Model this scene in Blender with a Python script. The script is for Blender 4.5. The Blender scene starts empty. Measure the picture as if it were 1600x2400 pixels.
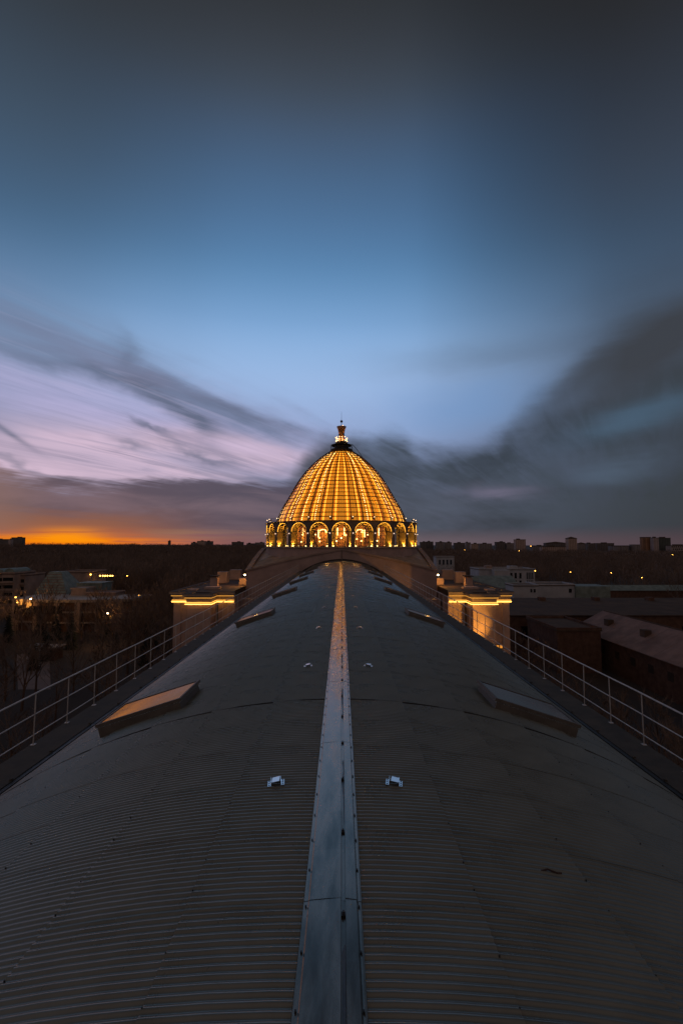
import bpy, math, random
import numpy as np
from mathutils import Matrix, Vector
R = math.radians
random.seed(7); rng = np.random.default_rng(7)
scn = bpy.context.scene
col = scn.collection

# ------------------------------------------------------------------ camera
ZC = 28.0
cam = bpy.data.cameras.new('camera'); cam_o = bpy.data.objects.new('camera', cam); col.objects.link(cam_o)
cam_o.location = (0, 0, ZC); cam_o.rotation_euler = (R(90 + 4.02), 0, 0)
cam.sensor_fit = 'VERTICAL'; cam.sensor_height = 36; cam.sensor_width = 24; cam.lens = 16.0
cam.clip_start = 0.1; cam.clip_end = 12000
scn.camera = cam_o
scn.view_settings.view_transform = 'Standard'; scn.view_settings.look = 'None'
scn.view_settings.exposure = 0; scn.view_settings.gamma = 1; scn.view_settings.use_curve_mapping = False
scn.cycles.use_denoising = True
scn.cycles.max_bounces = 8; scn.cycles.transparent_max_bounces = 16
scn.cycles.sample_clamp_indirect = 4.0
scn.cycles.caustics_reflective = False; scn.cycles.caustics_refractive = False

# ------------------------------------------------------------------ tiny node-expression helper
class X:
    """a float socket with arithmetic"""
    def __init__(s, nt, sock): s.nt = nt; s.s = sock
    def _m(s, op, *a, clamp=False):
        n = s.nt.nodes.new('ShaderNodeMath'); n.operation = op; n.use_clamp = clamp
        for i, v in enumerate((s,) + a):
            if isinstance(v, X): s.nt.links.new(v.s, n.inputs[i])
            else: n.inputs[i].default_value = v
        return X(s.nt, n.outputs[0])
    def __add__(s, o): return s._m('ADD', o)
    __radd__ = __add__
    def __sub__(s, o): return s._m('SUBTRACT', o)
    def __rsub__(s, o): return (s * -1) + o
    def __mul__(s, o): return s._m('MULTIPLY', o)
    __rmul__ = __mul__
    def __truediv__(s, o): return s._m('DIVIDE', o)
    def exp(s): return s._m('EXPONENT')
    def clamp(s): return s._m('ADD', 0.0, clamp=True)
    def maxi(s, o): return s._m('MAXIMUM', o)
    def mini(s, o): return s._m('MINIMUM', o)
    def power(s, o): return s._m('POWER', o)
    def step(s, a, b):
        n = s.nt.nodes.new('ShaderNodeMapRange'); n.interpolation_type = 'SMOOTHSTEP'
        s.nt.links.new(s.s, n.inputs['Value'])
        n.inputs['From Min'].default_value = a; n.inputs['From Max'].default_value = b
        if a > b:
            n.inputs['From Min'].default_value = b; n.inputs['From Max'].default_value = a
            n.inputs['To Min'].default_value = 1; n.inputs['To Max'].default_value = 0
        return X(s.nt, n.outputs[0])
def curve(x, lo, hi, pts):
    """smooth float curve through (x, y), y in 0..1"""
    n = x.nt.nodes.new('ShaderNodeFloatCurve'); c = n.mapping.curves[0]
    P = [((a - lo) / (hi - lo), b) for a, b in pts]
    while len(c.points) < len(P): c.points.new(0.5, 0.5)
    for p, (a, b) in zip(c.points, P): p.location = (a, b); p.handle_type = 'AUTO_CLAMPED'
    n.mapping.update()
    t = (x - lo) * (1.0 / (hi - lo))
    x.nt.links.new(t.clamp().s, n.inputs['Value'])
    return X(x.nt, n.outputs[0])
def noise(nt, vec, scale, detail=4, rough=0.55, dist=0.0):
    n = nt.nodes.new('ShaderNodeTexNoise'); n.inputs['Scale'].default_value = scale
    n.inputs['Detail'].default_value = detail; n.inputs['Roughness'].default_value = rough
    n.inputs['Distortion'].default_value = dist
    if vec is not None: nt.links.new(vec, n.inputs['Vector'])
    return X(nt, n.outputs[0])
def combine(nt, x, y, z):
    n = nt.nodes.new('ShaderNodeCombineXYZ')
    for i, v in enumerate((x, y, z)):
        if isinstance(v, X): nt.links.new(v.s, n.inputs[i])
        else: n.inputs[i].default_value = v
    return n.outputs[0]
def mixc(nt, f, a, b):
    n = nt.nodes.new('ShaderNodeMix'); n.data_type = 'RGBA'; n.clamp_factor = True
    for i, v in ((0, f), (6, a), (7, b)):
        if isinstance(v, X): nt.links.new(v.s, n.inputs[i])
        elif hasattr(v, 'is_linked'): nt.links.new(v, n.inputs[i])
        elif i == 0: n.inputs[0].default_value = v
        else: n.inputs[i].default_value = (*v, 1)
    return n.outputs[2]
def ramp(nt, x, stops):
    n = nt.nodes.new('ShaderNodeValToRGB'); cr = n.color_ramp; cr.interpolation = 'B_SPLINE'
    while len(cr.elements) < len(stops): cr.elements.new(0.5)
    for e, (p, c) in zip(cr.elements, stops): e.position = p; e.color = (*c, 1)
    nt.links.new(x.s, n.inputs[0]); return n.outputs[0]

# ------------------------------------------------------------------ world: dusk sky with drifting cloud
SUN_AZ = -29.0      # degrees left of +Y
def lin(*c):
    return tuple((v / 255 / 12.92 if v <= 10 else ((v / 255 + .055) / 1.055) ** 2.4) for v in c)
def direction(u, v):
    """azimuth and elevation (degrees) of a point of the photograph, for placing cloud in the sky"""
    a, b = (u - 800) / 1066.7, (1200 - v) / 1066.7; c, s = math.cos(R(4.02)), math.sin(R(4.02))
    y = c - b * s; z = s + b * c
    return math.degrees(math.atan2(a, y)), math.degrees(math.atan2(z, math.hypot(a, y)))
world = bpy.data.worlds.new('World'); scn.world = world; world.use_nodes = True
world.cycles.sampling_method = 'MANUAL'; world.cycles.sample_map_resolution = 512
def build_sky():
    nt = world.node_tree; nt.nodes.clear()
    tc = nt.nodes.new('ShaderNodeTexCoord'); sp = nt.nodes.new('ShaderNodeSeparateXYZ')
    nt.links.new(tc.outputs['Generated'], sp.inputs[0])
    dx, dy, dz = (X(nt, sp.outputs[i]) for i in range(3))
    A = dx._m('ARCTAN2', dy) * 57.29578
    E = dz._m('ARCSINE') * 57.29578
    # cloud sheet overhead, drawn out along the wind
    den = dz.maxi(0.0) + 0.10
    px_, py_ = dx / den, dy / den
    w = R(33)
    along = px_ * math.sin(w) + py_ * math.cos(w); across = px_ * math.cos(w) - py_ * math.sin(w)
    streak = noise(nt, combine(nt, across * 1.0, along * 0.20, 3.1), 1.9, 5, 0.55, 0.5)
    wisp = noise(nt, combine(nt, across * 1.0, along * 0.10, 6.4), 4.2, 4, 0.6, 0.6)
    feather = noise(nt, combine(nt, across * 1.0, along * 0.11, 2.9), 7.5, 4, 0.6, 1.4)
    fine = noise(nt, combine(nt, A * 0.035, E * 0.15, 1.7), 2.1, 5, 0.58, 0.4)
    soft = noise(nt, combine(nt, A * 0.055, E * 0.10, 5.7), 1.5, 4, 0.55, 0.3)
    Ew = E + (fine - 0.5) * 3.0 + (soft - 0.5) * 2.6
    Aw = A + (soft - 0.5) * 10.0
    def blob(u, v, su, sv, slope=0.0, warp=1):
        """soft patch at photo position (u, v), half-widths and slope in photo pixels"""
        a0, e0 = direction(u, v); k = 57.3 / 1066.7 * math.cos(R(a0)) ** 1.5
        a, e = ((Aw if warp else A) - a0), ((Ew if warp else E) - e0)
        e = e + a * slope
        q = (a * (1 / (su * k))) * (a * (1 / (su * k))) + (e * (1 / (sv * k))) * (e * (1 / (sv * k)))
        return (q * -1.0).exp()
    base = ramp(nt, E / 90.0, [(0.0, lin(92, 88, 100)), (4/90, lin(105, 112, 138)), (9/90, lin(128, 142, 180)), (14.5/90, lin(158, 181, 224)), (20/90, lin(160, 191, 234)),
                         (23.5/90, lin(146, 183, 228)), (26.5/90, lin(128, 170, 217)), (31.2/90, lin(95, 141, 186)), (35.6/90, lin(83, 121, 162)), (39.7/90, lin(75, 106, 141)),
                         (43.3/90, lin(71, 92, 119)), (46.7/90, lin(66, 76, 89)), (50.4/90, lin(56, 60, 67)), (54/90, lin(46, 49, 52)), (62/90, lin(45, 46, 47)), (1.0, lin(40, 39, 38))])
    fa = curve(A, -180, 180, [(-180, .26), (-110, .36), (-60, .44), (-36, .62), (-20, .90), (-5, 1.0), (6, .96), (12, .83), (19, .63), (28, .44), (36, .31), (60, .24), (180, .26)])
    vm = nt.nodes.new('ShaderNodeVectorMath'); vm.operation = 'SCALE'
    nt.links.new(base, vm.inputs[0]); nt.links.new(fa.s, vm.inputs[3])
    c = vm.outputs[0]
    # the high sky greys out away from the afterglow
    c = mixc(nt, A.step(9, 40) * E.step(20, 38) * .80, c, mixc(nt, E.step(26, 50), lin(68, 78, 94), lin(43, 42, 43)))
    # lavender and pink afterglow on the thin high cloud, left of the dome
    str1 = streak.step(0.30, 0.62)
    lav = (blob(150, 935, 420, 75, .10) + blob(560, 1010, 200, 55, .10) * .75).mini(1.0) * (str1 * 0.35 + 0.62)
    c = mixc(nt, lav, c, lin(184, 178, 218))
    pink = (blob(190, 1050, 300, 52) + blob(560, 1060, 190, 36, .06) + blob(555, 1045, 125, 26, .10, 0) * .9 + blob(380, 1115, 330, 26) * .8 + blob(-250, 1060, 300, 50)).mini(1.0) * (str1 * 0.35 + 0.65)
    c = mixc(nt, pink * 0.97, c, lin(218, 192, 214))
    # grey-blue veils and streaks of nearer cloud crossing the glow
    veil = (blob(330, 880, 330, 60, .30) * .9 + blob(640, 985, 160, 45, .15) * .75).mini(1.0) * (streak.step(.38, .60) * .70 + .16) * (wisp.step(.30, .60) * .35 + .72)
    c = mixc(nt, veil, c, lin(112, 128, 160))
    d1 = blob(380, 945, 210, 26, .36) * .9 + blob(292, 822, 30, 44, .5) * .55 + blob(140, 850, 170, 20, .22) * .6 + blob(470, 1000, 80, 34, .45) * .8 + blob(560, 965, 190, 16, .26) * .55
    d2 = blob(335, 1007, 55, 9, .36) * .8 + blob(540, 1082, 170, 11, .17) * .85 + blob(300, 1045, 40, 9, .2) * .6 + blob(620, 1130, 120, 9, .14) * .6 + blob(12, 1008, 60, 9, .62, 0) * .85 + blob(60, 1095, 170, 8, .16) * .55 + blob(560, 1150, 150, 12, .1) * .5
    dk = (d1 * (wisp.step(.25, .65) * .55 + .50) + d2 * (wisp.step(.22, .55) * .6 + .4)).mini(.95)
    c = mixc(nt, dk, c, lin(92, 103, 128))
    c = mixc(nt, wisp.step(.47, .66) * ((blob(380, 1055, 420, 80) * .5 + blob(330, 900, 330, 70, .3) * .45).mini(.6)), c, lin(118, 118, 145))
    c = mixc(nt, (blob(565, 1046, 110, 17, .14, 0) * .75 + blob(600, 1098, 90, 10, .12, 0) * .5) * (wisp.step(.28, .56) * .5 + .5), c, lin(222, 198, 226))
    c = mixc(nt, blob(1090, 955, 190, 60) * .55, c, lin(112, 152, 202))
    c = mixc(nt, A.step(-8, -40) * E.step(24, 42) * .8, c, mixc(nt, E.step(30, 52), lin(74, 94, 114), lin(52, 55, 59)))
    c = mixc(nt, feather.step(.46, .66) * ((blob(330, 960, 420, 130, .2) * .24 + blob(420, 1090, 330, 40, .1) * .28).mini(.5)), c, lin(122, 126, 156))
    c = mixc(nt, feather.step(.52, .34) * (blob(300, 930, 380, 90, .25) * .18), c, lin(205, 192, 224))
    # deepening cloud bank to the right
    en = [direction(u, v) for u, v in ((655, 1175), (690, 1105), (740, 1052), (790, 1035), (860, 1030), (915, 1012), (985, 1052), (1060, 1058), (1140, 1040), (1210, 990), (1260, 965), (1340, 925), (1430, 870), (1600, 800))]
    edge = curve(A, -60, 90, [(-60, 0), (-16, 0)] + [(a, e / 30) for a, e in en] + [(60, .62), (90, .62)]) * 30.0
    bank = edge - (E + (fine - 0.5) * 3.0 + (soft - .5) * 5.0 + (streak - .5) * 5.0 + (wisp - .5) * 1.5)
    bm = (bank / (A.step(14, 30) * 1.3 + 1.0)).step(-2.1, 1.9) * A.step(-9.5, -3.5)
    bank_c = mixc(nt, ((soft * .6 + fine * .4).step(0.38, 0.62)), lin(52, 60, 70), lin(68, 78, 92))
    bank_c = mixc(nt, A.step(18, 40), bank_c, lin(56, 62, 68))
    c = mixc(nt, bm * (streak.step(.28, .58) * .22 + .74) * (feather.step(.25, .6) * .12 + .88), c, bank_c)
    up = (blob(1510, 760, 190, 140, -.2) * .5 + blob(1530, 830, 190, 75, -.55) * .75 + blob(1120, 840, 250, 34, 0) * .22 + blob(1330, 905, 120, 40, -.6) * .5).mini(1.0)
    c = mixc(nt, up, c, lin(62, 66, 74))
    c = mixc(nt, blob(1165, 1152, 85, 17) * .85, c, lin(110, 106, 128))
    c = mixc(nt, blob(1480, 1085, 90, 32) * .65, c, lin(82, 98, 118))
    c = mixc(nt, blob(1480, 985, 150, 32, -.2) * .7, c, lin(76, 101, 124))
    c = mixc(nt, blob(980, 1190, 200, 40) * .35, c, lin(88, 94, 112))
    # low purple bank on the left, warming downwards
    low = (E + (fine - 0.5) * 4.6 + (soft - .5) * 3.0 + (wisp - .5) * 1.6)
    lm = (low + (feather - .5) * 1.6).step(7.9, 6.3) * A.step(6, -8)
    low_c = mixc(nt, fine.step(0.36, 0.70), lin(80, 74, 90), lin(112, 96, 108))
    low_c = mixc(nt, low.step(5.0, 2.0) * A.step(-14, -30), low_c, lin(132, 88, 74))
    low_c = mixc(nt, A.step(-31, -40) * .7, low_c, lin(140, 108, 98))
    c = mixc(nt, lm * 0.94, c, low_c)
    # pale mauve line along the horizon
    hz = E.step(2.2, .1)
    c = mixc(nt, hz * A.step(-20, -2) * .85, c, mixc(nt, A.step(2, 40), lin(112, 98, 106), lin(84, 68, 74)))
    # sunset embers under the bank
    strata = noise(nt, combine(nt, A * 0.06, E * 1.25, 2.2), 1.6, 5, .62, .5)
    em_e = (E + (fine - .5) * 1.6 + (strata - .5) * 1.6 - .30) * (1 / .85)
    em = (em_e * em_e * -1.0).exp()
    az = ((A + 30) * (1 / 9.0)); azm = (az * az * -1.0).exp() * (strata.step(.36, .56) * .65 + .35)
    az2 = ((A + 38) * (1 / 21.0)); azm2 = (az2 * az2 * -1.0).exp()
    c = mixc(nt, (em * (azm * .75 + azm2 * .50)).mini(1.0), c, lin(222, 102, 20))
    hot = (blob(165, 1253, 70, 17, 0, 0) * .8 + blob(190, 1268, 200, 7, 0, 0) * .7 + blob(60, 1258, 120, 6, 0, 0) * .5).mini(1.0) * (strata.step(.36, .54) * .85 + .15)
    c = mixc(nt, hot * .9, c, lin(255, 152, 8))
    c = mixc(nt, blob(470, 1250, 170, 13, 0, 0) * .6 * strata.step(.3, .6), c, lin(150, 112, 88))
    # warm grey sky overhead and behind, added out of view to lift ambient light
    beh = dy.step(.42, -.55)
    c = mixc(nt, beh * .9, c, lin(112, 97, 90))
    # physical dusk sky underneath
    ns = nt.nodes.new('ShaderNodeTexSky'); ns.sky_type = 'NISHITA'; ns.sun_disc = False
    ns.sun_elevation = R(0.5); ns.sun_rotation = R(SUN_AZ); ns.altitude = 150
    b1 = nt.nodes.new('ShaderNodeBackground'); nt.links.new(ns.outputs[0], b1.inputs[0]); b1.inputs[1].default_value = 0.004
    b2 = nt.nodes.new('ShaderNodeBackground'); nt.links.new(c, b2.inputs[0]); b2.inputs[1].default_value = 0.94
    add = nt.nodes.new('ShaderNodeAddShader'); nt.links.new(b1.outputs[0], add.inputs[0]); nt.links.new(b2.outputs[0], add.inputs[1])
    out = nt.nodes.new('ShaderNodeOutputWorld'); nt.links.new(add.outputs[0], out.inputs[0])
build_sky()
sun = bpy.data.lights.new('sun', 'SUN'); sun.energy = 0.03; sun.angle = R(30); sun.color = (1, .55, .28)
sun_o = bpy.data.objects.new('sun', sun); col.objects.link(sun_o)
sun_o.rotation_euler = (R(90 - 1.0), 0, R(180 - SUN_AZ)); sun_o.location = (-60, 100, 60)

# ------------------------------------------------------------------ materials
MATS = {}
def mat(name, base, rough=0.7, metal=0.0, var=0.25, vscale=1.5, bump=0.0, bscale=8.0, spec=0.5, base2=None, streaks=None):
    if name in MATS: return MATS[name]
    m = bpy.data.materials.new(name); m.use_nodes = True; nt = m.node_tree; b = nt.nodes['Principled BSDF']
    tc = nt.nodes.new('ShaderNodeTexCoord'); vec = tc.outputs['Object']
    if streaks:
        mp = nt.nodes.new('ShaderNodeMapping'); mp.inputs['Scale'].default_value = streaks; nt.links.new(vec, mp.inputs[0]); vec = mp.outputs[0]
    n = noise(nt, vec, vscale, 6, 0.6)
    f = n.step(0.3, 0.72)
    lo = tuple(v * (1 - var) for v in base); hi = base2 or tuple(min(1, v * (1 + var)) for v in base)
    c = mixc(nt, f, lo, hi)
    nt.links.new(c, b.inputs['Base Color'])
    r = f * 0.16 + (rough - 0.08); nt.links.new(r.clamp().s, b.inputs['Roughness'])
    b.inputs['Metallic'].default_value = metal; b.inputs['Specular IOR Level'].default_value = spec
    if bump:
        bn = noise(nt, vec, bscale, 5, 0.6); bp = nt.nodes.new('ShaderNodeBump'); bp.inputs['Strength'].default_value = bump
        bp.inputs['Distance'].default_value = 0.02
        nt.links.new(bn.s, bp.inputs['Height']); nt.links.new(bp.outputs[0], b.inputs['Normal'])
    MATS[name] = m; return m
def emit(name, color, strength):
    if name in MATS: return MATS[name]
    m = bpy.data.materials.new(name); m.use_nodes = True; nt = m.node_tree; b = nt.nodes['Principled BSDF']
    b.inputs['Base Color'].default_value = (*[min(1, c * .5) for c in color], 1)
    b.inputs['Emission Color'].default_value = (*color, 1); b.inputs['Emission Strength'].default_value = strength
    MATS[name] = m; return m
def glass(name, tint, rough=0.03, mirror=0.08, bump=0.0):
    """thin architectural pane: mostly clear, mirror-like at grazing angles"""
    m = bpy.data.materials.new(name); m.use_nodes = True; nt = m.node_tree; nt.nodes.clear()
    t = nt.nodes.new('ShaderNodeBsdfTransparent'); t.inputs[0].default_value = (*tint, 1)
    g = nt.nodes.new('ShaderNodeBsdfGlossy'); g.inputs['Roughness'].default_value = rough; g.inputs['Color'].default_value = (1, 1, 1, 1)
    fr = nt.nodes.new('ShaderNodeFresnel'); fr.inputs[0].default_value = 1.5
    f = (X(nt, fr.outputs[0]) + mirror).clamp()
    mx = nt.nodes.new('ShaderNodeMixShader'); nt.links.new(f.s, mx.inputs[0])
    nt.links.new(t.outputs[0], mx.inputs[1]); nt.links.new(g.outputs[0], mx.inputs[2])
    if bump:
        tc = nt.nodes.new('ShaderNodeTexCoord'); bn = noise(nt, tc.outputs['Object'], 1.3, 3, 0.5)
        bp = nt.nodes.new('ShaderNodeBump'); bp.inputs['Strength'].default_value = bump; bp.inputs['Distance'].default_value = .05
        nt.links.new(bn.s, bp.inputs['Height']); nt.links.new(bp.outputs[0], g.inputs['Normal']); nt.links.new(bp.outputs[0], fr.inputs['Normal'])
    o = nt.nodes.new('ShaderNodeOutputMaterial'); nt.links.new(mx.outputs[0], o.inputs[0]); return m
M_roof = mat('weathered_corrugated_sheet', (.122, .132, .124), .28, 0, .30, .9, .10, 30, .5)
_b = M_roof.node_tree.nodes['Principled BSDF']; _b.inputs['IOR'].default_value = 2.0; _b.inputs['Specular Tint'].default_value = (1.0, .94, .82, 1)
M_cap = mat('galvanised_ridge_metal', (.25, .21, .175), .25, .8, .35, 2.2, .15, 2.5, .5, streaks=(3, .6, 1))
M_capdark = mat('ridge_seam_metal', (.16, .16, .165), .5, .6, .3, 3)
M_rail = mat('painted_steel_pipe', (.58, .53, .51), .5, .1, .15, 4)
M_concrete = mat('damp_parapet_concrete', (.075, .063, .052), .92, 0, .35, 1.6, .3, 12)
M_iron = mat('dark_iron', (.030, .025, .022), .55, .3, .2, 4)
M_plaster = mat('brown_grey_plaster', (.43, .30, .275), .85, 0, .18, .35, .08, 6)
M_plaster2 = mat('wing_plaster', (.45, .315, .285), .85, 0, .18, .5, .08, 6)
M_tinroof = mat('flat_tin_roof', (.085, .060, .050), .9, 0, .3, .6, .1, 4, spec=.15)
M_cornice = mat('stone_cornice', (.40, .31, .25), .75, 0, .15, 1.5)
M_sheetroof = mat('sloping_sheet_roof', (.42, .31, .24), .75, 0, .2, .6, .1, 6)
M_bracket = mat('pale_galvanised_bracket', (.74, .75, .76), .24, .9, .10, 20)
M_skyframe = mat('skylight_frame_sheet', (.13, .112, .10), .6, .1, .2, 4)
M_skyglass = mat('skylight_dark_glass', (.012, .014, .018), .10, 0, .1, 1, .22, 1.1, .5)
M_skyglass.node_tree.nodes['Principled BSDF'].inputs['IOR'].default_value = 3.2
M_wingrim = mat('interior_amber_wall', (.55, .27, .07), .8, 0, .35, .8)
M_lattice = mat('dome_lattice_bronze', (.060, .032, .014), .45, .5, .2, 3)
M_gold = mat('gilded_reveal', (.72, .46, .12), .55, .15, .12, 2)
M_drum = mat('drum_dark_stone', (.20, .145, .12), .8, 0, .25, 1.2, .1, 6)
M_bronze = mat('lantern_bronze', (.50, .22, .07), .45, .4, .2, 3)
M_bark = mat('bark_brown', (.13, .085, .066), .95, 0, .3, .5, spec=.1)
M_twig = mat('bare_twigs', (.20, .142, .116), .95, 0, .3, .05, spec=.1)
M_conifer = mat('spruce_green', (.026, .032, .022), .95, 0, .3, .5)
M_ground = mat('wintry_earth', (.050, .036, .030), 1.0, 0, .35, .05)
M_path = mat('pale_path', (.20, .15, .14), .95, 0, .25, .2)
M_white = mat('off_white_render', (.42, .42, .46), .85, 0, .12, .3, spec=.2)
M_beige = mat('beige_render', (.36, .26, .225), .88, 0, .2, .3, spec=.15)
M_brick = mat('dim_brick', (.13, .075, .058), .95, 0, .25, .8, spec=.12)
M_greenroof = mat('verdigris_sheet_roof', (.20, .24, .225), .7, 0, .25, .5, spec=.25)
M_darkroof = mat('felt_roof', (.105, .072, .056), .92, 0, .25, .2, spec=.12)
M_paleroof = mat('pale_slate_roof', (.25, .165, .145), .92, 0, .25, .3, spec=.12)
M_window = mat('unlit_window', (.010, .011, .013), .12, 0, .1, 1, spec=.8)
M_led = emit('warm_led_line', (1.0, .50, .085), 9.0)
M_led2 = emit('warm_led_line_dim', (1.0, .46, .07), 3.0)
M_strip = emit('dome_light_strip', (1.0, .47, .045), 2.3)
M_bead = emit('dome_bead_lamp', (1.0, .74, .34), 9.0)
M_globe = emit('globe_lamp', (1.0, .62, .22), 9.0)
M_spotw = emit('white_spot_lamp', (1.0, .80, .55), 6.0)
M_amberlamp = emit('amber_street_lamp', (1.0, .45, .07), 14.0)
M_brightlamp = emit('bright_yard_lamp', (1.0, .66, .30), 30.0)
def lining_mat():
    m = bpy.data.materials.new('glowing_amber_lining'); m.use_nodes = True; nt = m.node_tree; b = nt.nodes['Principled BSDF']
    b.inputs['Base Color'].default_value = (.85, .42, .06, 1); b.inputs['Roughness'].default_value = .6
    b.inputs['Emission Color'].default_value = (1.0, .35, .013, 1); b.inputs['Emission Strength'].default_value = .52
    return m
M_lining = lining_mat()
M_pane = glass('dome_glass', (.97, .93, .86), .08, .02)
M_clear = glass('arcade_glass', (.95, .92, .86), .03, .03)
def city_mat(name, wall, win, sx, sz, lit=0.04):
    """render with a grid of small windows: these blocks are kilometres off"""
    m = bpy.data.materials.new(name); m.use_nodes = True; nt = m.node_tree; b = nt.nodes['Principled BSDF']
    tc = nt.nodes.new('ShaderNodeTexCoord'); sp = nt.nodes.new('ShaderNodeSeparateXYZ'); nt.links.new(tc.outputs['Object'], sp.inputs[0])
    x, y, z = (X(nt, sp.outputs[i]) for i in range(3))
    u = (x + y) * (1 / sx); v = z * (1 / sz)
    fu = u._m('FRACT'); fv = v._m('FRACT')
    mk = (fu.step(.25, .3) * fu.step(.75, .7)) * (fv.step(.3, .35) * fv.step(.75, .7))
    n = noise(nt, tc.outputs['Object'], .02, 3)
    c = mixc(nt, n.step(.3, .7), tuple(w * .8 for w in wall), tuple(w * 1.15 for w in wall))
    c = mixc(nt, mk, c, win); nt.links.new(c, b.inputs['Base Color'])
    b.inputs['Roughness'].default_value = .8; MATS[name] = m; return m
C_beige = city_mat('city_beige', (.50, .36, .31), (.03, .028, .03), 6, 3.2)
C_grey = city_mat('city_grey', (.27, .23, .23), (.04, .04, .044), 6, 3.2)
C_dark = city_mat('city_dark', (.16, .135, .135), (.03, .03, .032), 7, 3.4)
C_brown = city_mat('city_brown', (.36, .18, .10), (.05, .03, .02), 4, 3.4)
C_white = city_mat('city_white', (.45, .36, .35), (.20, .15, .15), 8, 3.4)
C_green = city_mat('city_green', (.10, .11, .105), (.03, .036, .036), 5, 3.4)

# ------------------------------------------------------------------ mesh building
class MB:
    def __init__(s): s.v = []; s.f = []
    def add(s, vs, fs):
        o = len(s.v); s.v += [tuple(p) for p in vs]; s.f += [tuple(i + o for i in f) for f in fs]; return s
    def box(s, x0, x1, y0, y1, z0, z1, M=None):
        vs = [Vector((x, y, z)) for z in (z0, z1) for y in (y0, y1) for x in (x0, x1)]
        if M: vs = [M @ p for p in vs]
        return s.add(vs, [(0, 2, 3, 1), (4, 5, 7, 6), (0, 1, 5, 4), (2, 6, 7, 3), (0, 4, 6, 2), (1, 3, 7, 5)])
    def tube(s, p0, p1, r0, n=6, r1=None, caps=True):
        p0 = Vector(p0); p1 = Vector(p1); r1 = r0 if r1 is None else r1
        d = (p1 - p0).normalized(); a = d.orthogonal().normalized(); b = d.cross(a)
        vs = []
        for p, r in ((p0, r0), (p1, r1)):
            for i in range(n):
                t = 2 * math.pi * i / n; vs.append(p + a * (r * math.cos(t)) + b * (r * math.sin(t)))
        fs = [(i, (i + 1) % n, n + (i + 1) % n, n + i) for i in range(n)]
        if caps: fs += [tuple(range(n - 1, -1, -1)), tuple(range(n, 2 * n))]
        return s.add(vs, fs)
    def path(s, pts, r, n=5, closed=False):
        k = len(pts); pts = [Vector(p) for p in pts]
        rings = []
        for i in range(k):
            a = pts[i - 1] if (i or closed) else pts[0]; b = pts[(i + 1) % k] if (i < k - 1 or closed) else pts[-1]
            d = (b - a).normalized(); u = d.cross(Vector((0, 0, 1)))
            u = u.normalized() if u.length > 1e-4 else Vector((1, 0, 0)); w = u.cross(d)
            rings.append([pts[i] + u * (r * math.cos(2 * math.pi * j / n)) + w * (r * math.sin(2 * math.pi * j / n)) for j in range(n)])
        vs = [p for q in rings for p in q]; fs = []
        for i in range(k if closed else k - 1):
            o = i * n; o2 = ((i + 1) % k) * n
            fs += [(o + j, o + (j + 1) % n, o2 + (j + 1) % n, o2 + j) for j in range(n)]
        if not closed: fs += [tuple(range(n - 1, -1, -1)), tuple((k - 1) * n + j for j in range(n))]
        return s.add(vs, fs)
    def lathe(s, prof, n, c=(0, 0, 0), close=False):
        vs = [(c[0] + r * math.sin(2 * math.pi * i / n), c[1] - r * math.cos(2 * math.pi * i / n), c[2] + z) for r, z in prof for i in range(n)]
        fs = []; k = len(prof)
        for j in range(k if close else k - 1):
            j2 = (j + 1) % k
            fs += [(j * n + i, j * n + (i + 1) % n, j2 * n + (i + 1) % n, j2 * n + i) for i in range(n)]
        return s.add(vs, fs)
    def ball(s, c, r, n=10, m=6):
        return s.lathe([(max(1e-3, r * math.sin(math.pi * j / m)), -r * math.cos(math.pi * j / m)) for j in range(m + 1)], n, c)
    def prism(s, poly, axis, a, b):
        """extrude a 2-D outline; axis 'y': poly is (x,z)"""
        n = len(poly); g = {'y': lambda p, t: (p[0], t, p[1]), 'x': lambda p, t: (t, p[0], p[1]), 'z': lambda p, t: (p[0], p[1], t)}[axis]
        vs = [g(p, a) for p in poly] + [g(p, b) for p in poly]
        return s.add(vs, [tuple(range(n)), tuple(range(2 * n - 1, n - 1, -1))] + [(i, n + i, n + (i + 1) % n, (i + 1) % n) for i in range(n)])
    def mesh(s, name, m, smooth=False, off=(0, 0, 0)):
        me = bpy.data.meshes.new(name)
        o = Vector(off); me.from_pydata([tuple(Vector(p) - o) for p in s.v], [], s.f)
        ms = m if isinstance(m, (list, tuple)) else [m]
        for q in ms: me.materials.append(q)
        if smooth: me.polygons.foreach_set('use_smooth', [True] * len(me.polygons))
        me.update(); return me
    def build(s, name, m, parent=None, smooth=False, base=None):
        """base: world point of the thing; vertices are given in world space and stored relative to it"""
        if base is None: base = ROOTLOC.get(parent.name, (0, 0, 0)) if parent else (0, 0, 0)
        o = bpy.data.objects.new(name, s.mesh(name, m, smooth, base)); col.objects.link(o)
        if parent: o.parent = parent; ROOTLOC[o.name] = base
        else: o.location = base; ROOTLOC[o.name] = base
        return o
ROOTLOC = {}
def tag(o, label, cat=None, group=None, kind=None):
    if label: o['label'] = label
    if cat: o['category'] = cat
    if group: o['group'] = group
    if kind: o['kind'] = kind
    return o
def thing(name, label, cat, loc, group=None, rz=0):
    o = bpy.data.objects.new(name, None); col.objects.link(o); o.location = loc; o.rotation_euler = (0, 0, rz); o.empty_display_size = .5
    ROOTLOC[o.name] = tuple(loc); return tag(o, label, cat, group)
def put(name, me, parent, loc=(0, 0, 0), rot=(0, 0, 0)):
    """link an object using shared mesh data; loc is relative to the parent"""
    o = bpy.data.objects.new(name, me); col.objects.link(o); o.parent = parent; o.location = loc; o.rotation_euler = rot
    if parent: ROOTLOC[o.name] = ROOTLOC.get(parent.name, (0, 0, 0))
    return o
def copy_tree(o, parent=None):
    c = o.copy(); col.objects.link(c); c.parent = parent
    for ch in o.children: copy_tree(ch, c)
    return c
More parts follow.
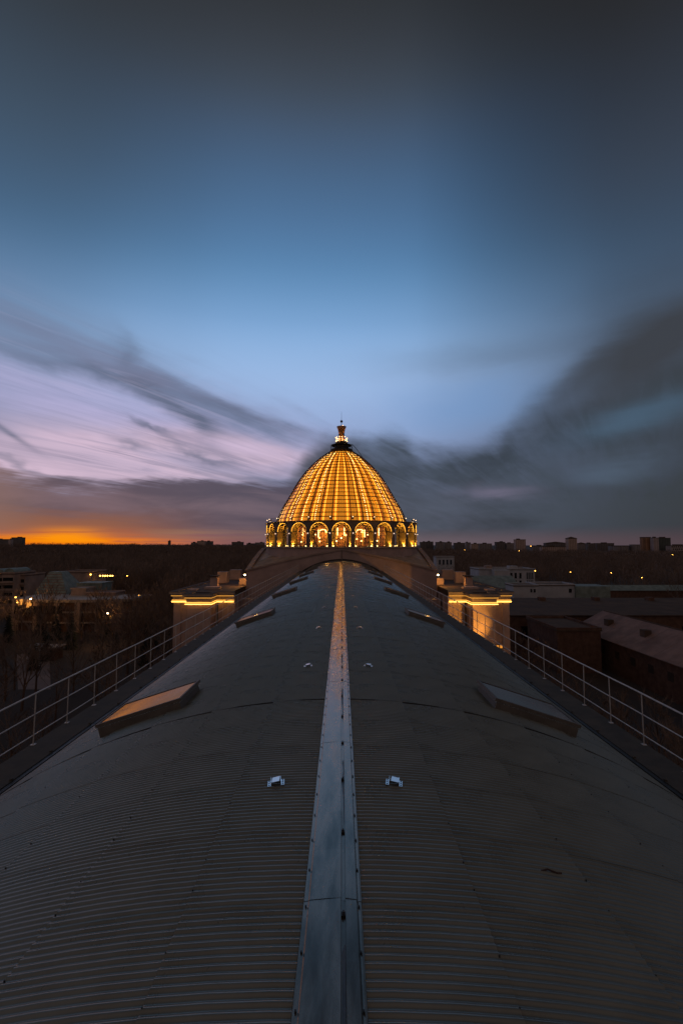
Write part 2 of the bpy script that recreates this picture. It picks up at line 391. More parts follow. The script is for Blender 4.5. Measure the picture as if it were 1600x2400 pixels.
def px(u, v, d):
    """world point at forward distance d (metres along +Y) seen at photo pixel (u, v): used for reading distances off the photograph"""
    a, b = (u - 800) / 1066.7, (1200 - v) / 1066.7; c, s = math.cos(R(4.02)), math.sin(R(4.02))
    y = c - b * s; z = s + b * c
    return (a * d / y, d, ZC + z * d / y)

# ------------------------------------------------------------------ ground
def terrain(x, y):
    d = np.hypot(x, y); az = np.degrees(np.arctan2(x, y))
    t = np.clip((d - 500) / 1400, 0, 1); t = t * t * (3 - 2 * t)
    l = np.clip((-az - 2) / 26, 0, 1)
    return 13.5 * t * (0.35 + .65 * l) * np.clip((25 - az) / 20, 0, 1)
def build_ground():
    xs = np.concatenate([np.linspace(-7000, -2000, 8)[:-1], np.linspace(-2000, 2000, 81), np.linspace(2000, 7000, 8)[1:]])
    ys = np.concatenate([np.linspace(-1500, 0, 6)[:-1], np.linspace(0, 3000, 61), np.linspace(3000, 9000, 8)[1:]])
    gx, gy = np.meshgrid(xs, ys); gz = terrain(gx, gy)
    v = np.stack([gx.ravel(), gy.ravel(), gz.ravel()], 1); w = len(xs)
    f = [(j * w + i, j * w + i + 1, (j + 1) * w + i + 1, (j + 1) * w + i) for j in range(len(ys) - 1) for i in range(w - 1)]
    me = bpy.data.meshes.new('ground'); me.from_pydata(v.tolist(), [], f); me.materials.append(M_ground)
    me.polygons.foreach_set('use_smooth', [True] * len(f))
    o = bpy.data.objects.new('ground', me); col.objects.link(o); o['kind'] = 'structure'
build_ground()

# ------------------------------------------------------------------ vaulted hall with corrugated roof
X0 = -0.07; RV = 12.3; ZR = 25.0; ZA = ZR - RV; YE = 83.4
TH_E = math.asin(6.72 / RV); NC = 6; TH_C = TH_E / NC
hall = thing('vaulted_hall', 'long barrel vaulted hall with grey corrugated roof and bright metal ridge strip', 'hall', (X0, 0, 0))
PITCH = 1.0 / 15; AMP = .0072
def sheet_mesh(nc, arc_n, seg):
    """one lapped sheet: corrugated along Y, bent to the vault, lower edge lifted over the next sheet"""
    vs = []; fs = []; nn = []; ny = nc * seg + 1
    for j in range(arc_n + 1):
        t = j / arc_n; th = TH_C * (t * 1.045)
        lift = .004 + .019 * t
        for i in range(ny):
            y = i * PITCH / seg * 1.009 - .004; ph = 2 * math.pi * i / seg
            r = RV + lift + AMP * math.cos(ph)
            vs.append((r * math.sin(th), y, r * math.cos(th)))
            g = AMP * 2 * math.pi / PITCH * math.sin(ph)
            n = Vector((math.sin(th), g, math.cos(th))).normalized(); nn.append(tuple(n))
    for j in range(arc_n):
        for i in range(ny - 1): fs.append((j * ny + i, j * ny + i + 1, (j + 1) * ny + i + 1, (j + 1) * ny + i))
    # turned-down lower edge, a crisp fold
    o = len(vs); th = TH_C * 1.045
    for k in (0, 1):
        for i in range(ny):
            x, y, z = vs[arc_n * ny + i]; q = (RV - .004) / math.hypot(x, z) if k else 1.0
            vs.append((x * q, y, z * q)); nn.append((math.cos(th), 0, -math.sin(th)))
    for i in range(ny - 1): fs.append((o + i, o + i + 1, o + ny + i + 1, o + ny + i))
    return vs, fs, nn
def build_roof():
    vs, fs, nn = sheet_mesh(15, 3, 8); mb = MB(); mb.v = vs; mb.f = [f[::-1] for f in fs]
    me = mb.mesh('roof_sheet', M_roof, True); me.normals_split_custom_set_from_vertices(nn)
    mb2 = MB(); mb2.v = [(-x, y, z) for x, y, z in vs]; mb2.f = list(fs)
    me2 = mb2.mesh('roof_sheet', M_roof, True); me2.normals_split_custom_set_from_vertices([(-a, b, c) for a, b, c in nn])
    r0 = random.Random(3)
    for row in range(25):
        for side in (-1, 1):
            for c in range(NC):
                y = row * 1.0 + .003 * r0.uniform(-1, 1) + (0.02 if c % 2 else 0)
                put('roof_sheet', me if side > 0 else me2, hall, (0, y, ZA + .0008 * (row % 2)), (0, side * (c * TH_C), 0))
    # the rest of the sheets: behind the camera and receding to the dome
    far = MB(); v1, f1, n1 = sheet_mesh(15, 2, 8); N1 = np.array(n1); alln = []
    V1 = np.array(v1); allv = []; allf = []; n = 0
    F1 = np.array(f1)
    ylist = [-k for k in range(1, 9)] + list(range(25, 83))
    for y in ylist:
        for side in (-1, 1):
            for c in range(NC):
                a = side * c * TH_C; V = V1.copy()
                if side < 0: V[:, 0] *= -1
                ca, sa = math.cos(a), math.sin(a)
                x = V[:, 0] * ca + V[:, 2] * sa; z = -V[:, 0] * sa + V[:, 2] * ca
                jy = .003 * r0.uniform(-1, 1); N = N1.copy()
                if side < 0: N[:, 0] *= -1
                alln.append(np.stack([N[:, 0] * ca + N[:, 2] * sa, N[:, 1], -N[:, 0] * sa + N[:, 2] * ca], 1))
                allv.append(np.stack([x, V[:, 1] + y + jy, z + ZA + .0008 * (y % 2)], 1)); allf.append((F1 if side < 0 else F1[:, ::-1]) + n); n += len(V)
    me3 = bpy.data.meshes.new('receding_roof_sheets'); me3.from_pydata(np.concatenate(allv).tolist(), [], np.concatenate(allf).tolist())
    me3.materials.append(M_roof); me3.polygons.foreach_set('use_smooth', [True] * len(me3.polygons))
    me3.normals_split_custom_set_from_vertices(np.concatenate(alln).tolist())
    o = put('receding_roof_sheets', me3, hall); o['kind'] = 'stuff'
    # expansion joints: dark lapped strips over the vault
    jm = MB(); pr = []
    for i in range(-30, 31):
        th = TH_E * i / 30; 
        for r_, y_ in ((RV + .006, -.017), (RV + .022, -.012), (RV + .022, .012), (RV + .006, .017)): pr.append((r_ * math.sin(th), y_, r_ * math.cos(th)))
    jm.v = pr
    for i in range(60):
        for k in range(3): jm.f.append((i * 4 + k, i * 4 + k + 1, i * 4 + k + 5, i * 4 + k + 4))
    jme = jm.mesh('joint_strip', mat('bitumen_joint', (.035, .030, .026), .9, 0, .3, 5, spec=.1))
    for y in (9.02, 21.02, 33.0, 45.0, 57.0, 69.0): put('joint_strip', jme, hall, (0, y, ZA))
    # screw heads along the laps
    sm = MB()
    for row in range(1, 20):
        for side in (-1, 1):
            for c in range(1, NC):
                for q in (.2, .6):
                    th = side * (c * TH_C + .004); y = row + q + r0.uniform(-.03, .03); rr = RV + .040
                    p = Vector((rr * math.sin(th), y, ZA + rr * math.cos(th)))
                    sm.box(-.0045, .0045, -.0045, .0045, -.030, -.006, Matrix.Translation(p) @ Matrix.Rotation(th, 4, 'Y'))
    o = put('screw_heads', sm.mesh('screw_heads', M_iron), hall); o['kind'] = 'stuff'
build_roof()
def build_cap():
    # profile across the ridge (x relative to the camera line), left flange, flat, standing seam, right flange
    P = [(-.325, ZR - .01), (-.312, ZR + .034), (-.275, ZR + .040), (-.268, ZR + .046), (-.13, ZR + .062), (-.005, ZR + .068), (0.0, ZR + .040), (.030, ZR + .036),
         (.034, ZR + .058), (.125, ZR + .050), (.133, ZR + .030), (.150, ZR + .036), (.165, ZR + .032), (.172, ZR - .01)]
    first = None; r0 = random.Random(11)
    lengths = []; y = -8.0
    while y < 82.9:
        L = 3.0; y2 = min(y + L, 82.95); lengths.append((y, y2)); y = y2
    for a, b in lengths:
        mb = MB(); n = len(P); k = 5; dz = r0.uniform(0, .0015); dxx = r0.uniform(-.002, .002)
        for j in range(k + 1):
            t = j / k; yy = a + (b + .04 - a) * t
            for i, (x, z) in enumerate(P):
                w = .004 * math.sin(7 * t + i) * (1 if 3 < i < 9 else 0)
                mb.v.append((x + dxx, yy, z + dz + w + (.0025 if t == 0 else 0)))
        for j in range(k):
            for i in range(n - 1): mb.f.append((j * n + i, j * n + i + 1, (j + 1) * n + i + 1, (j + 1) * n + i))
        mb.build('ridge_cap', M_cap, hall)
    ch = MB(); ch.box(.003, .029, -8, 82.9, ZR + .030, ZR + .0375); ch.build('seam_channel', M_capdark, hall)
    # clips in the seam channel
    cm = MB(); cm.box(-.018, .018, -.020, .020, 0, .020); cm.box(-.006, .006, -.010, .010, .020, .042); cme = cm.mesh('seam_clip', M_iron)
    y = 1.75
    while y < 40: put('seam_clip', cme, hall, (.016 - X0, y, ZR + .036)); y += 1.05
    sm = MB(); y = 1.0
    while y < 40:
        for x in (-.292, .142): sm.box(x - .006, x + .006, y - .007, y + .007, ZR + .030, ZR + .050)
        y += .42
    o = sm.build('cap_screws', M_iron, hall); o['kind'] = 'stuff'
build_cap()
def build_skylights():
    ys = [9.75, 22.1, 33.6, 44.6, 54.6, 63.6, 71.6, 78.2]
    L, Wd, H = 1.85, 1.30, .23
    kb = MB(); t = .07     # kerb: four sides, as a ring
    def ring(mb, l, w, t_, z0, z1):
        o = [(-l / 2, 0), (l / 2, 0), (l / 2, w), (-l / 2, w)]; i = [(-l / 2 + t_, t_), (l / 2 - t_, t_), (l / 2 - t_, w - t_), (-l / 2 + t_, w - t_)]
        vs = [(x, y, z) for z in (z0, z1) for x, y in o] + [(x, y, z) for z in (z0, z1) for x, y in i]
        fs = []
        for a in range(4):
            b = (a + 1) % 4
            fs += [(a, b, 4 + b, 4 + a), (8 + b, 8 + a, 12 + a, 12 + b), (4 + a, 4 + b, 12 + b, 12 + a), (b, a, 8 + a, 8 + b)]
        mb.add(vs, fs)
    ring(kb, L - .08, Wd - .08, .06, -.16, H - .075); kme = kb.mesh('skylight', M_skyframe)
    fb = MB(); ring(fb, L, Wd, .055, H - .065, H); fme = fb.mesh('skylight_frame', M_skyframe)
    gb = MB(); gb.box(-L / 2 + .056, L / 2 - .056, .056, Wd - .056, H - .035, H - .012); gme = gb.mesh('skylight_glass', M_skyglass)
    sb = MB(); ring(sb, L - .06, Wd - .06, .02, H - .085, H - .070); sme = sb.mesh('skylight_seal', M_bracket)
    for k, y in enumerate(ys):
        for side in (-1, 1):
            xm = 4.10; th = side * math.asin(xm / RV)
            loc = (RV * math.sin(th), y, ZA + RV * math.cos(th))
            s = put('skylight', kme, hall, loc, (0, th * .90, 0))
            put('skylight_frame', fme, s); put('skylight_glass', gme, s); put('skylight_seal', sme, s)
build_skylights()
def build_hall_walls():
    for side in (-1, 1):
        xe = 6.66; zl = ZC - 4.83
        mb = MB(); a, b = sorted((X0 + side * xe, X0 + side * 7.42)); mb.box(a, b, -8, 82.9, zl - .7, zl)
        mb.build('parapet', M_concrete, hall)
        mb = MB(); a, b = sorted((X0 + side * (xe - .10), X0 + side * (xe - .002))); mb.box(a, b, -8, 82.9, zl - .55, zl - .015)
        mb.build('gutter', M_iron, hall)
        mb = MB(); a, b = sorted((X0 + side * 6.75, X0 + side * 7.30)); mb.box(a, b, -8, 82.9, 0, zl - .7)
        mb.build('wall', M_plaster, hall)
        # small bolts and debris clips on the parapet edge
        cm = MB(); r0 = random.Random(5 + side); y = 4
        while y < 40:
            cm.box(X0 + side * (xe + .03) - .025, X0 + side * (xe + .03) + .025, y, y + .05, zl, zl + .03); y += r0.uniform(1.0, 1.7)
        cm.build('gutter_clips', M_concrete, hall)['kind'] = 'stuff'
build_hall_walls()
# railings
def build_railing(side, label):
    zl = ZC - 4.83; x = X0 + side * 7.36; base = (x, -6, zl)
    t = thing('roof_railing', label, 'railing', base, 'pipe railings along the vault')
    for k, h in enumerate((1.20, .70, .22)):
        mb = MB(); pts = []
        y = -6.0
        while y <= 80.0: pts.append((x, y, zl + h + .006 * math.sin(y * 1.7 + k))); y += 1.35
        mb.path(pts, .021 if k == 0 else .015, 6); mb.build('rail', M_rail, t, True)
    pm = MB(); pm.tube((0, 0, -.02), (0, 0, 1.20), .014, 6); pm.box(-.05, .05, -.05, .05, -.01, .008); pme = pm.mesh('post', M_rail)
    y = .55 - 6.75 + 6.0; k = 0
    while y < 85.8:
        o = put('post', pme, t, (0, y, 0), (R(random.uniform(-.6, .6)), R(random.uniform(-.6, .6)), 0)); y += 1.35
build_railing(-1, 'thin steel pipe railing on the roof edge towards the orange sunset')
build_railing(1, 'thin steel pipe railing on the roof edge towards the dark sheds and white buildings')
# anchor brackets beside the ridge
def build_anchors():
    def proto(loc, side, label):
        t = thing('roof_anchor', label, 'bracket', loc, 'metal anchor brackets beside the ridge')
        th = side * .06
        b = MB(); M = Matrix.Rotation(R(6) * side, 4, 'Y')
        # raised plate, folded up over two perforated feet
        b.add([M @ Vector(p) for p in ((-.062, -.085, .080), (.062, -.085, .080), (.075, .075, .074), (-.050, .075, .074), (-.062, -.085, .075), (.062, -.085, .075), (.075, .075, .069), (-.050, .075, .069))],
              [(0, 1, 2, 3), (7, 6, 5, 4), (0, 4, 5, 1), (1, 5, 6, 2), (2, 6, 7, 3), (3, 7, 4, 0)])
        put('plate', b.mesh('plate', M_bracket), t)
        for sx in (-1, 1):
            f = MB(); f.box(sx * .105 - .026, sx * .105 + .026, -.10, .07, .018, .026); f.box(sx * .078 - .003, sx * .078 + .003, -.09, .06, .022, .085)
            o = put('foot', f.mesh('foot', M_bracket), t)
            h = MB()
            for yy in (-.07, -.01, .045): h.tube((sx * .108, yy, .026), (sx * .108, yy, .032), .011, 8)
            put('bolt', h.mesh('bolt', M_iron), o)
        return t
    words = ['first', 'second', 'third', 'fourth', 'fifth']
    for k, y in enumerate((5.95, 11.45, 16.5, 21.7, 26.4, 31.5, 36.6, 41.8)):
        for side, x in ((-1, -.82), (1, .66)):
            th = math.asin((x - X0) / RV); t = proto((x, y, ZA + RV * math.cos(th) + .012), side, '%s bright anchor bracket from the dome on the %s side of the ridge strip' % (('eighth', 'seventh', 'sixth', 'fifth', 'fourth', 'third', 'second', 'first')[k], 'sunset' if side < 0 else 'shed'))
            t.rotation_euler = (0, th, R(-11 * side + random.uniform(-4, 4))); t.scale = (.78, .78, .78)
build_anchors()

def build_scrap():
    x, y = 2.02, 4.62; th = math.asin((x - X0) / RV); z = ZA + (RV + .022) * math.cos(th)
    mb = MB(); mb.path([(x - .10, y, z + .012), (x - .03, y + .012, z + .020), (x + .05, y - .006, z - .002), (x + .10, y + .004, z - .012)], .009, 5)
    o = mb.build('rusty_scrap', mat('rusty_scrap', (.055, .030, .024), .9, 0, .3, 20), base=(x, y, z)); tag(o, 'small bent strip of rusty metal lying on the corrugated sheets', 'scrap')
build_scrap()

# ------------------------------------------------------------------ domed pavilion
YD = 99.6; RB = 17.1
pav = thing('domed_pavilion', 'square pavilion carrying an arcaded drum and a glowing amber glass dome', 'pavilion', (0, YD, 0))
ZCOR = ZC - 4.95; ZAPX = ZC - 1.15
def build_base():
    w = RB
    for k in range(4):
        M = Matrix.Translation((0, YD, 0)) @ Matrix.Rotation(math.pi / 2 * k, 4, 'Z')
        n = 24; prof = []
        for i in range(n + 1):
            x = -w + 2 * w * i / n; t = abs(x) / w
            prof.append((x, ZCOR + (ZAPX - ZCOR) * (1 - t) ** 1.0 + .25 * math.sin(math.pi * min(1, t)) ))
        # wall slab with gable top
        mb = MB(); vs = []; fs = []
        th = .55
        for x, z in prof:
            e = .0 if abs(x) < w - .01 else 0
            for yy in (-w + .0, -w + th):
                xx = max(-w + (th + .003 if yy > -w else .0), min(w - (th + .003 if yy > -w else .0), x))
                vs += [M @ Vector((xx, yy, 0)), M @ Vector((xx, yy, z))]
        for i in range(n):
            a = i * 4; b = a + 4
            fs += [(a, b, b + 1, a + 1), (a + 2, a + 3, b + 3, b + 2), (a + 1, b + 1, b + 3, a + 3)]
        mb.add(vs, fs); mb.build('gable_wall', M_plaster, pav)
        # coping along the gable
        cp = MB(); vs = []; fs = []
        for x, z in prof:
            for yy, zz in ((-w - .22, .02), (-w - .22, .30), (-w + .62, .30), (-w + .62, .02)): vs.append(M @ Vector((x * (1.0 + (.012 if abs(x) > w - .01 else 0)), yy, z + zz)))
        for i in range(n):
            a = i * 4; b = a + 4
            for q in range(4): fs.append((a + q, b + q, b + (q + 1) % 4, a + (q + 1) % 4))
        fs += [(0, 1, 2, 3), (n * 4 + 3, n * 4 + 2, n * 4 + 1, n * 4)]
        cp.add(vs, fs); cp.build('coping', M_beige, pav)
        # corner roof: sloping sheet triangle between two gables and the drum
        rf = MB(); m = 14; pts = {}
        ix = 0; vs = []; fs = []
        zf = lambda x, y: ZCOR + .1 + (ZAPX - ZCOR) * ((w + x) / w + (w + y) / w) * 1.0
        for i in range(m + 1):
            for j in range(m + 1 - i):
                x = -w + .64 + (w - .64) * i / m; y = -w + .64 + (w - .64) * j / m
                pts[i, j] = len(vs); vs.append(M @ Vector((x, y, zf(x, y) - .12)))
        for i in range(m):
            for j in range(m - i):
                fs.append((pts[i, j], pts[i + 1, j], pts[i, j + 1]))
                if j < m - i - 1: fs.append((pts[i + 1, j], pts[i + 1, j + 1], pts[i, j + 1]))
        rf.add(vs, fs); o = rf.build('corner_roof', M_sheetroof, pav)
        # standing seams running up the corner roof
        for q in range(-5, 6):
            t0 = q * .95; pa = Vector((-w + .7 + max(0, t0), -w + .7 + max(0, -t0), 0))
            L = 5.4 - abs(q) * .15
            pb = pa + Vector((L, L, 0)) * .8
            pa.z = zf(pa.x, pa.y) - .09; pb.z = zf(pb.x, pb.y) - .09
            sm = MB(); sm.tube(M @ pa, M @ pb, .035, 4); sm.build('seam', M_sheetroof, o)
    # arch band where the vault meets the front wall
    ab = MB(); vs = []; fs = []; n = 40
    for i in range(n + 1):
        th = -TH_E * 1.06 + 2 * TH_E * 1.06 * i / n
        for r_, y_ in ((RV + .05, 83.0), (RV + .30, 83.0), (RV + .30, 82.49), (RV + .05, 82.49)):
            vs.append((X0 + r_ * math.sin(th), y_ - .02, ZA + r_ * math.cos(th)))
    for i in range(n):
        a = i * 4; b = a + 4
        for q in range(4): fs.append((a + q, b + q, b + (q + 1) % 4, a + (q + 1) % 4))
    ab.add(vs, fs); ab.build('arch_band', M_iron, pav)
    # vertical lightning conductor below the drum
    lc = MB(); lc.box(-.10 + .05, .10 + .05, YD - RB - .12, YD - RB - .03, ZR + .1, ZAPX + .1); lc.build('conductor_box', M_drum, pav)
build_base()
ZD0 = ZC - .55; ZSP = ZC + 2.30; RD = 16.2; ZT = ZC + 4.24; NB = 24; AR = 1.76
def bayM(k): return Matrix.Translation((0, YD, 0)) @ Matrix.Rotation(2 * math.pi * k / NB, 4, 'Z')
def on_drum(s, z, r):
    a = s / RD; return Vector((r * math.sin(a), -r * math.cos(a), z))
def build_drum():
    d = MB(); d.lathe([(RD, ZC - 8), (RD, ZD0 - .22)], 96, (0, YD, 0)); d.build('drum', M_plaster, pav, True)
    sl = MB(); sl.lathe([(RD - 1.4, ZD0 - .22), (RD + .28, ZD0 - .22), (RD + .28, ZD0 - .06), (RD + .10, ZD0), (RD - 1.4, ZD0)], 96, (0, YD, 0)); sl.build('drum_sill', M_cornice, pav)
    # arcade wall: one continuous ring pierced by arches
    arc = MB(); w = 2 * math.pi * RD / NB; n = 14
    gold = MB(); hw = w / 2
    outer = [(-AR, ZD0), (-AR, (ZD0 + ZSP) / 2)] + [(-AR * math.cos(math.pi * i / n), ZSP + AR * math.sin(math.pi * i / n)) for i in range(n + 1)] + [(AR, (ZD0 + ZSP) / 2), (AR, ZD0)]
    ai = AR - .50
    inner = [(-ai, ZD0), (-ai, (ZD0 + ZSP) / 2)] + [(-ai * math.cos(math.pi * i / n), ZSP + ai * math.sin(math.pi * i / n)) for i in range(n + 1)] + [(ai, (ZD0 + ZSP) / 2), (ai, ZD0)]
    for k in range(NB):
        M = bayM(k)
        vs = []; fs = []
        def q(*pp):
            o = len(vs); vs.extend(M @ p for p in pp); fs.append(tuple(range(o, o + len(pp))))
        for sg in (-1, 1):
            q(on_drum(sg * hw, ZD0, RD), on_drum(sg * AR, ZD0, RD), on_drum(sg * AR, ZSP, RD), on_drum(sg * AR, ZT, RD), on_drum(sg * hw, ZT, RD))
        for i in range(n):
            (s0, z0), (s1, z1) = outer[2 + i], outer[3 + i]
            q(on_drum(s0, z0, RD), on_drum(s1, z1, RD), on_drum(s1, ZT, RD), on_drum(s0, ZT, RD))
        arc.add(vs, fs)
    a = arc.build('arcade', M_drum, pav)
    # one reveal, window, tie and lamps per bay, shared meshes turned about the axis
    g = MB(); RI = RD - 1.25
    vs = [on_drum(s, z, RD) for s, z in outer] + [on_drum(s * RD / RI, z, RI) for s, z in inner]
    m = len(outer); g.add(vs, [(i, i + 1, m + i + 1, m + i) for i in range(m - 1)])
    g.build  # reveal mesh
    gme = g.mesh('arch_reveal', M_gold, True)
    # window frame in the plane y = -RI*cos
    wf = MB(); yw = -(RI - .04)
    def bar(x0, z0, x1, z1, t=.055):
        d = Vector((x1 - x0, 0, z1 - z0)); L = d.length; ang = math.atan2(d.x, d.z)
        wf.box(-t / 2, t / 2, -.04, .04, 0, L, Matrix.Translation((x0, yw, z0)) @ Matrix.Rotation(ang, 4, 'Y'))
    for x in (-.62, .62): bar(x, ZD0, x, ZSP + math.sqrt(ai * ai - x * x), .085)
    for x in (-1.05, -.21, .21, 1.05): bar(x, ZD0, x, ZSP + math.sqrt(ai * ai - x * x), .035)
    for z in (ZD0 + .06, ZD0 + .75, ZD0 + 1.5, ZD0 + 2.2, ZSP, ZSP + .75):
        xx = ai if z <= ZSP else math.sqrt(ai * ai - (z - ZSP) ** 2)
        bar(-xx, z, xx, z, .045)
    for i in range(len(inner) - 1): bar(inner[i][0], inner[i][1], inner[i + 1][0], inner[i + 1][1], .09)
    wme = wf.mesh('arch_window', M_iron)
    gl = MB(); gl.add([Vector((x, yw + .01, z)) for x, z in inner], [tuple(range(len(inner)))])
    glme = gl.mesh('window_glass', M_clear)
    tr = MB(); tr.tube((-hw, -RD * math.cos(hw / RD) - .10, ZSP), (hw, -RD * math.cos(hw / RD) - .10, ZSP), .045, 6)
    for i in range(-3, 4):
        tr.tube((i * .5, -RD - .02, ZSP - .10), (i * .5, -RD - .02, ZSP), .02, 4)
    trme = tr.mesh('tie_rail', M_iron)
    up = MB()
    for sg in (-1, 1): pass
    upm = MB(); upm.box(-.13, .13, -.10, .10, 0, .14); ume = upm.mesh('uplight', M_iron)
    upl = MB(); upl.box(-.10, .10, -.08, .08, .142, .20); ulme = upl.mesh('uplight_lens', emit('uplight_lens', (1, .70, .25), 14.0))
    led = MB()
    pts = [on_drum(s * .985, z - .04, RD - .10) for s, z in outer[2:-2]]
    led.path(pts, .022, 4); ledme = led.mesh('arch_light_line', emit('arch_led', (1.0, .47, .05), 4.0))
    sc = MB(); sc.ball((0, -RD - .16, ZSP - .30), .10, 8, 5); scme = sc.mesh('sconce', emit('pier_sconce', (1, .72, .52), 1.6))
    fl = MB(); fl.box(-.20, .20, -.14, .14, .16, .40, Matrix.Translation((0, -RD + .35, ZT + .32)) @ Matrix.Rotation(R(-35), 4, 'X')); fl.tube((0, -RD + .35, ZT + .25), (0, -RD + .35, ZT + .55), .04, 5)
    flme = fl.mesh('floodlight', M_iron)
    fle = MB(); fle.box(-.17, .17, .142, .16, .19, .37, Matrix.Translation((0, -RD + .35, ZT + .32)) @ Matrix.Rotation(R(-35), 4, 'X')); fle.ball((.0, -RD + .16, ZT + .80), .085, 8, 5)
    fleme = fle.mesh('floodlight_lens', emit('flood_lens', (1, .66, .36), 3.2))
    for k in range(NB):
        rz = 2 * math.pi * k / NB
        put('arch_reveal', gme, a, (0, 0, 0), (0, 0, rz))
        wo = put('arch_window', wme, a, (0, 0, 0), (0, 0, rz))
        go = put('window_glass', glme, a, (0, 0, 0), (0, 0, rz))
        put('tie_rail', trme, a, (0, 0, 0), (0, 0, rz)); put('arch_light_line', ledme, a, (0, 0, 0), (0, 0, rz))
        for half in (0, .5):
            rz2 = rz + 2 * math.pi * half / NB
        put('sconce', scme, a, (0, 0, 0), (0, 0, rz + math.pi / NB))
        fo = put('floodlight', flme, a, (0, 0, 0), (0, 0, rz + math.pi / NB)); put('floodlight_lens', fleme, a, (0, 0, 0), (0, 0, rz + math.pi / NB))
        for sg in (-1, 1):
            p = Matrix.Rotation(rz, 4, 'Z') @ on_drum(sg * (AR - .24), ZD0, RD - .30)
            put('uplight', ume, a, p, (0, 0, rz)); put('uplight_lens', ulme, a, p, (0, 0, rz))
    # interior: inner ring wall, floor, ceiling, columns and globe lamps between wall and windows
    iw = MB(); iw.lathe([(12.6, ZD0 + .02), (12.6, ZT - .1)], 72, (0, YD, 0)); iw.build('interior_wall', M_wingrim, pav, True)
    fl2 = MB(); fl2.lathe([(12.6, ZD0 + .03), (RI - .1, ZD0 + .03)], 72, (0, YD, 0)); fl2.build('interior_floor', M_beige, pav)
    ce = MB(); ce.lathe([(RI - .05, ZT - .12), (12.6, ZT - .12)], 72, (0, YD, 0)); ce.build('interior_ceiling', M_gold, pav)
    cm = MB(); cm.tube((0, -13.2, ZD0 + .03), (0, -13.2, ZT - .12), .22, 10); cme = cm.mesh('column', M_gold)
    gm = MB(); gm.ball((0, 0, 0), .13, 10, 6); gme2 = gm.mesh('globe_lamp', M_globe)
    r0 = random.Random(21)
    tb = MB(); tb.tube((0, -13.6, ZSP - .7), (0, -13.6, ZSP + .75), .045, 6); tme = tb.mesh('light_tube', M_globe)
    ac = MB(); ac.path([(.75 * math.cos(math.pi * i / 10), -13.5, ZSP - .1 + .55 * math.sin(math.pi * i / 10)) for i in range(11)], .045, 5); ac.tube((.95, -13.5, ZSP - 1.0), (.95, -13.5, ZSP + .4), .045, 5); ac.tube((-.95, -13.5, ZSP - 1.0), (-.95, -13.5, ZSP + .4), .045, 5)
    ame = ac.mesh('light_arc', M_globe)
    iwp = pav
    for k in range(NB):
        rz = 2 * math.pi * k / NB
        put('column', cme, pav, (0, 0, 0), (0, 0, rz + R(3))); put('column', cme, pav, (0, 0, 0), (0, 0, rz - R(4.5)))
        for q in range(2):
            put('light_tube', tme, pav, (0, 0, 0), (0, 0, rz + R((-3.1, 2.2)[q]))) if k % 2 == 0 else put('light_arc', ame, pav, (0, 0, 0), (0, 0, rz))
            if k % 2: break
        for q in range(4):
            aa = rz + R(r0.uniform(-5.5, 5.5)); rr = r0.uniform(13.6, 14.4); z = ZD0 + (1.05, 1.6, 2.2, 2.9)[q] + r0.uniform(-.12, .12)
            put('globe_lamp', gme2, pav, (rr * math.sin(aa), -rr * math.cos(aa), z))
        L = bpy.data.lights.new('interior_lamp', 'POINT') if k == 0 else L
        if k == 0: L.energy = 95; L.color = (1, .50, .12); L.shadow_soft_size = .3
        lo = bpy.data.objects.new('interior_lamp', L); col.objects.link(lo); lo.parent = pav
        lo.location = (14.1 * math.sin(rz), -14.1 * math.cos(rz), ZD0 + 2.4)
        # lamp light washing the reveals from the two uplights
        U = bpy.data.lights.new('uplight_beam', 'SPOT') if k == 0 else U
        if k == 0: U.energy = 190; U.color = (1, .54, .09); U.shadow_soft_size = .05; U.spot_size = R(95); U.spot_blend = .7
        for sg in (-1, 1):
            p = Matrix.Rotation(rz, 4, 'Z') @ on_drum(sg * (AR - .24), ZD0 + .24, RD - .42)
            uo = bpy.data.objects.new('uplight_beam', U); col.objects.link(uo); uo.parent = pav; uo.location = p; uo.rotation_euler = (R(180), 0, 0)
    # cornice and terrace above the arches
    cr = MB(); cr.lathe([(RD - .02, ZT), (RD + .22, ZT + .03), (RD + .24, ZT + .12), (RD + .10, ZT + .15), (13.6, ZT + .18)], 96, (0, YD, 0)); cr.build('drum_cornice', M_drum, pav)
    # terrace railing
    rl = MB()
    for h in (.80,): rl.path([(15.7 * math.sin(2 * math.pi * i / 72), YD - 15.7 * math.cos(2 * math.pi * i / 72), ZT + .15 + h) for i in range(72)], .016, 4, True)
    for i in range(72):
        aa = 2 * math.pi * i / 72; p = (15.7 * math.sin(aa), YD - 15.7 * math.cos(aa)); rl.tube((*p, ZT + .12), (*p, ZT + .95), .014, 4)
    rl.build('terrace_railing', M_iron, pav)
build_drum()
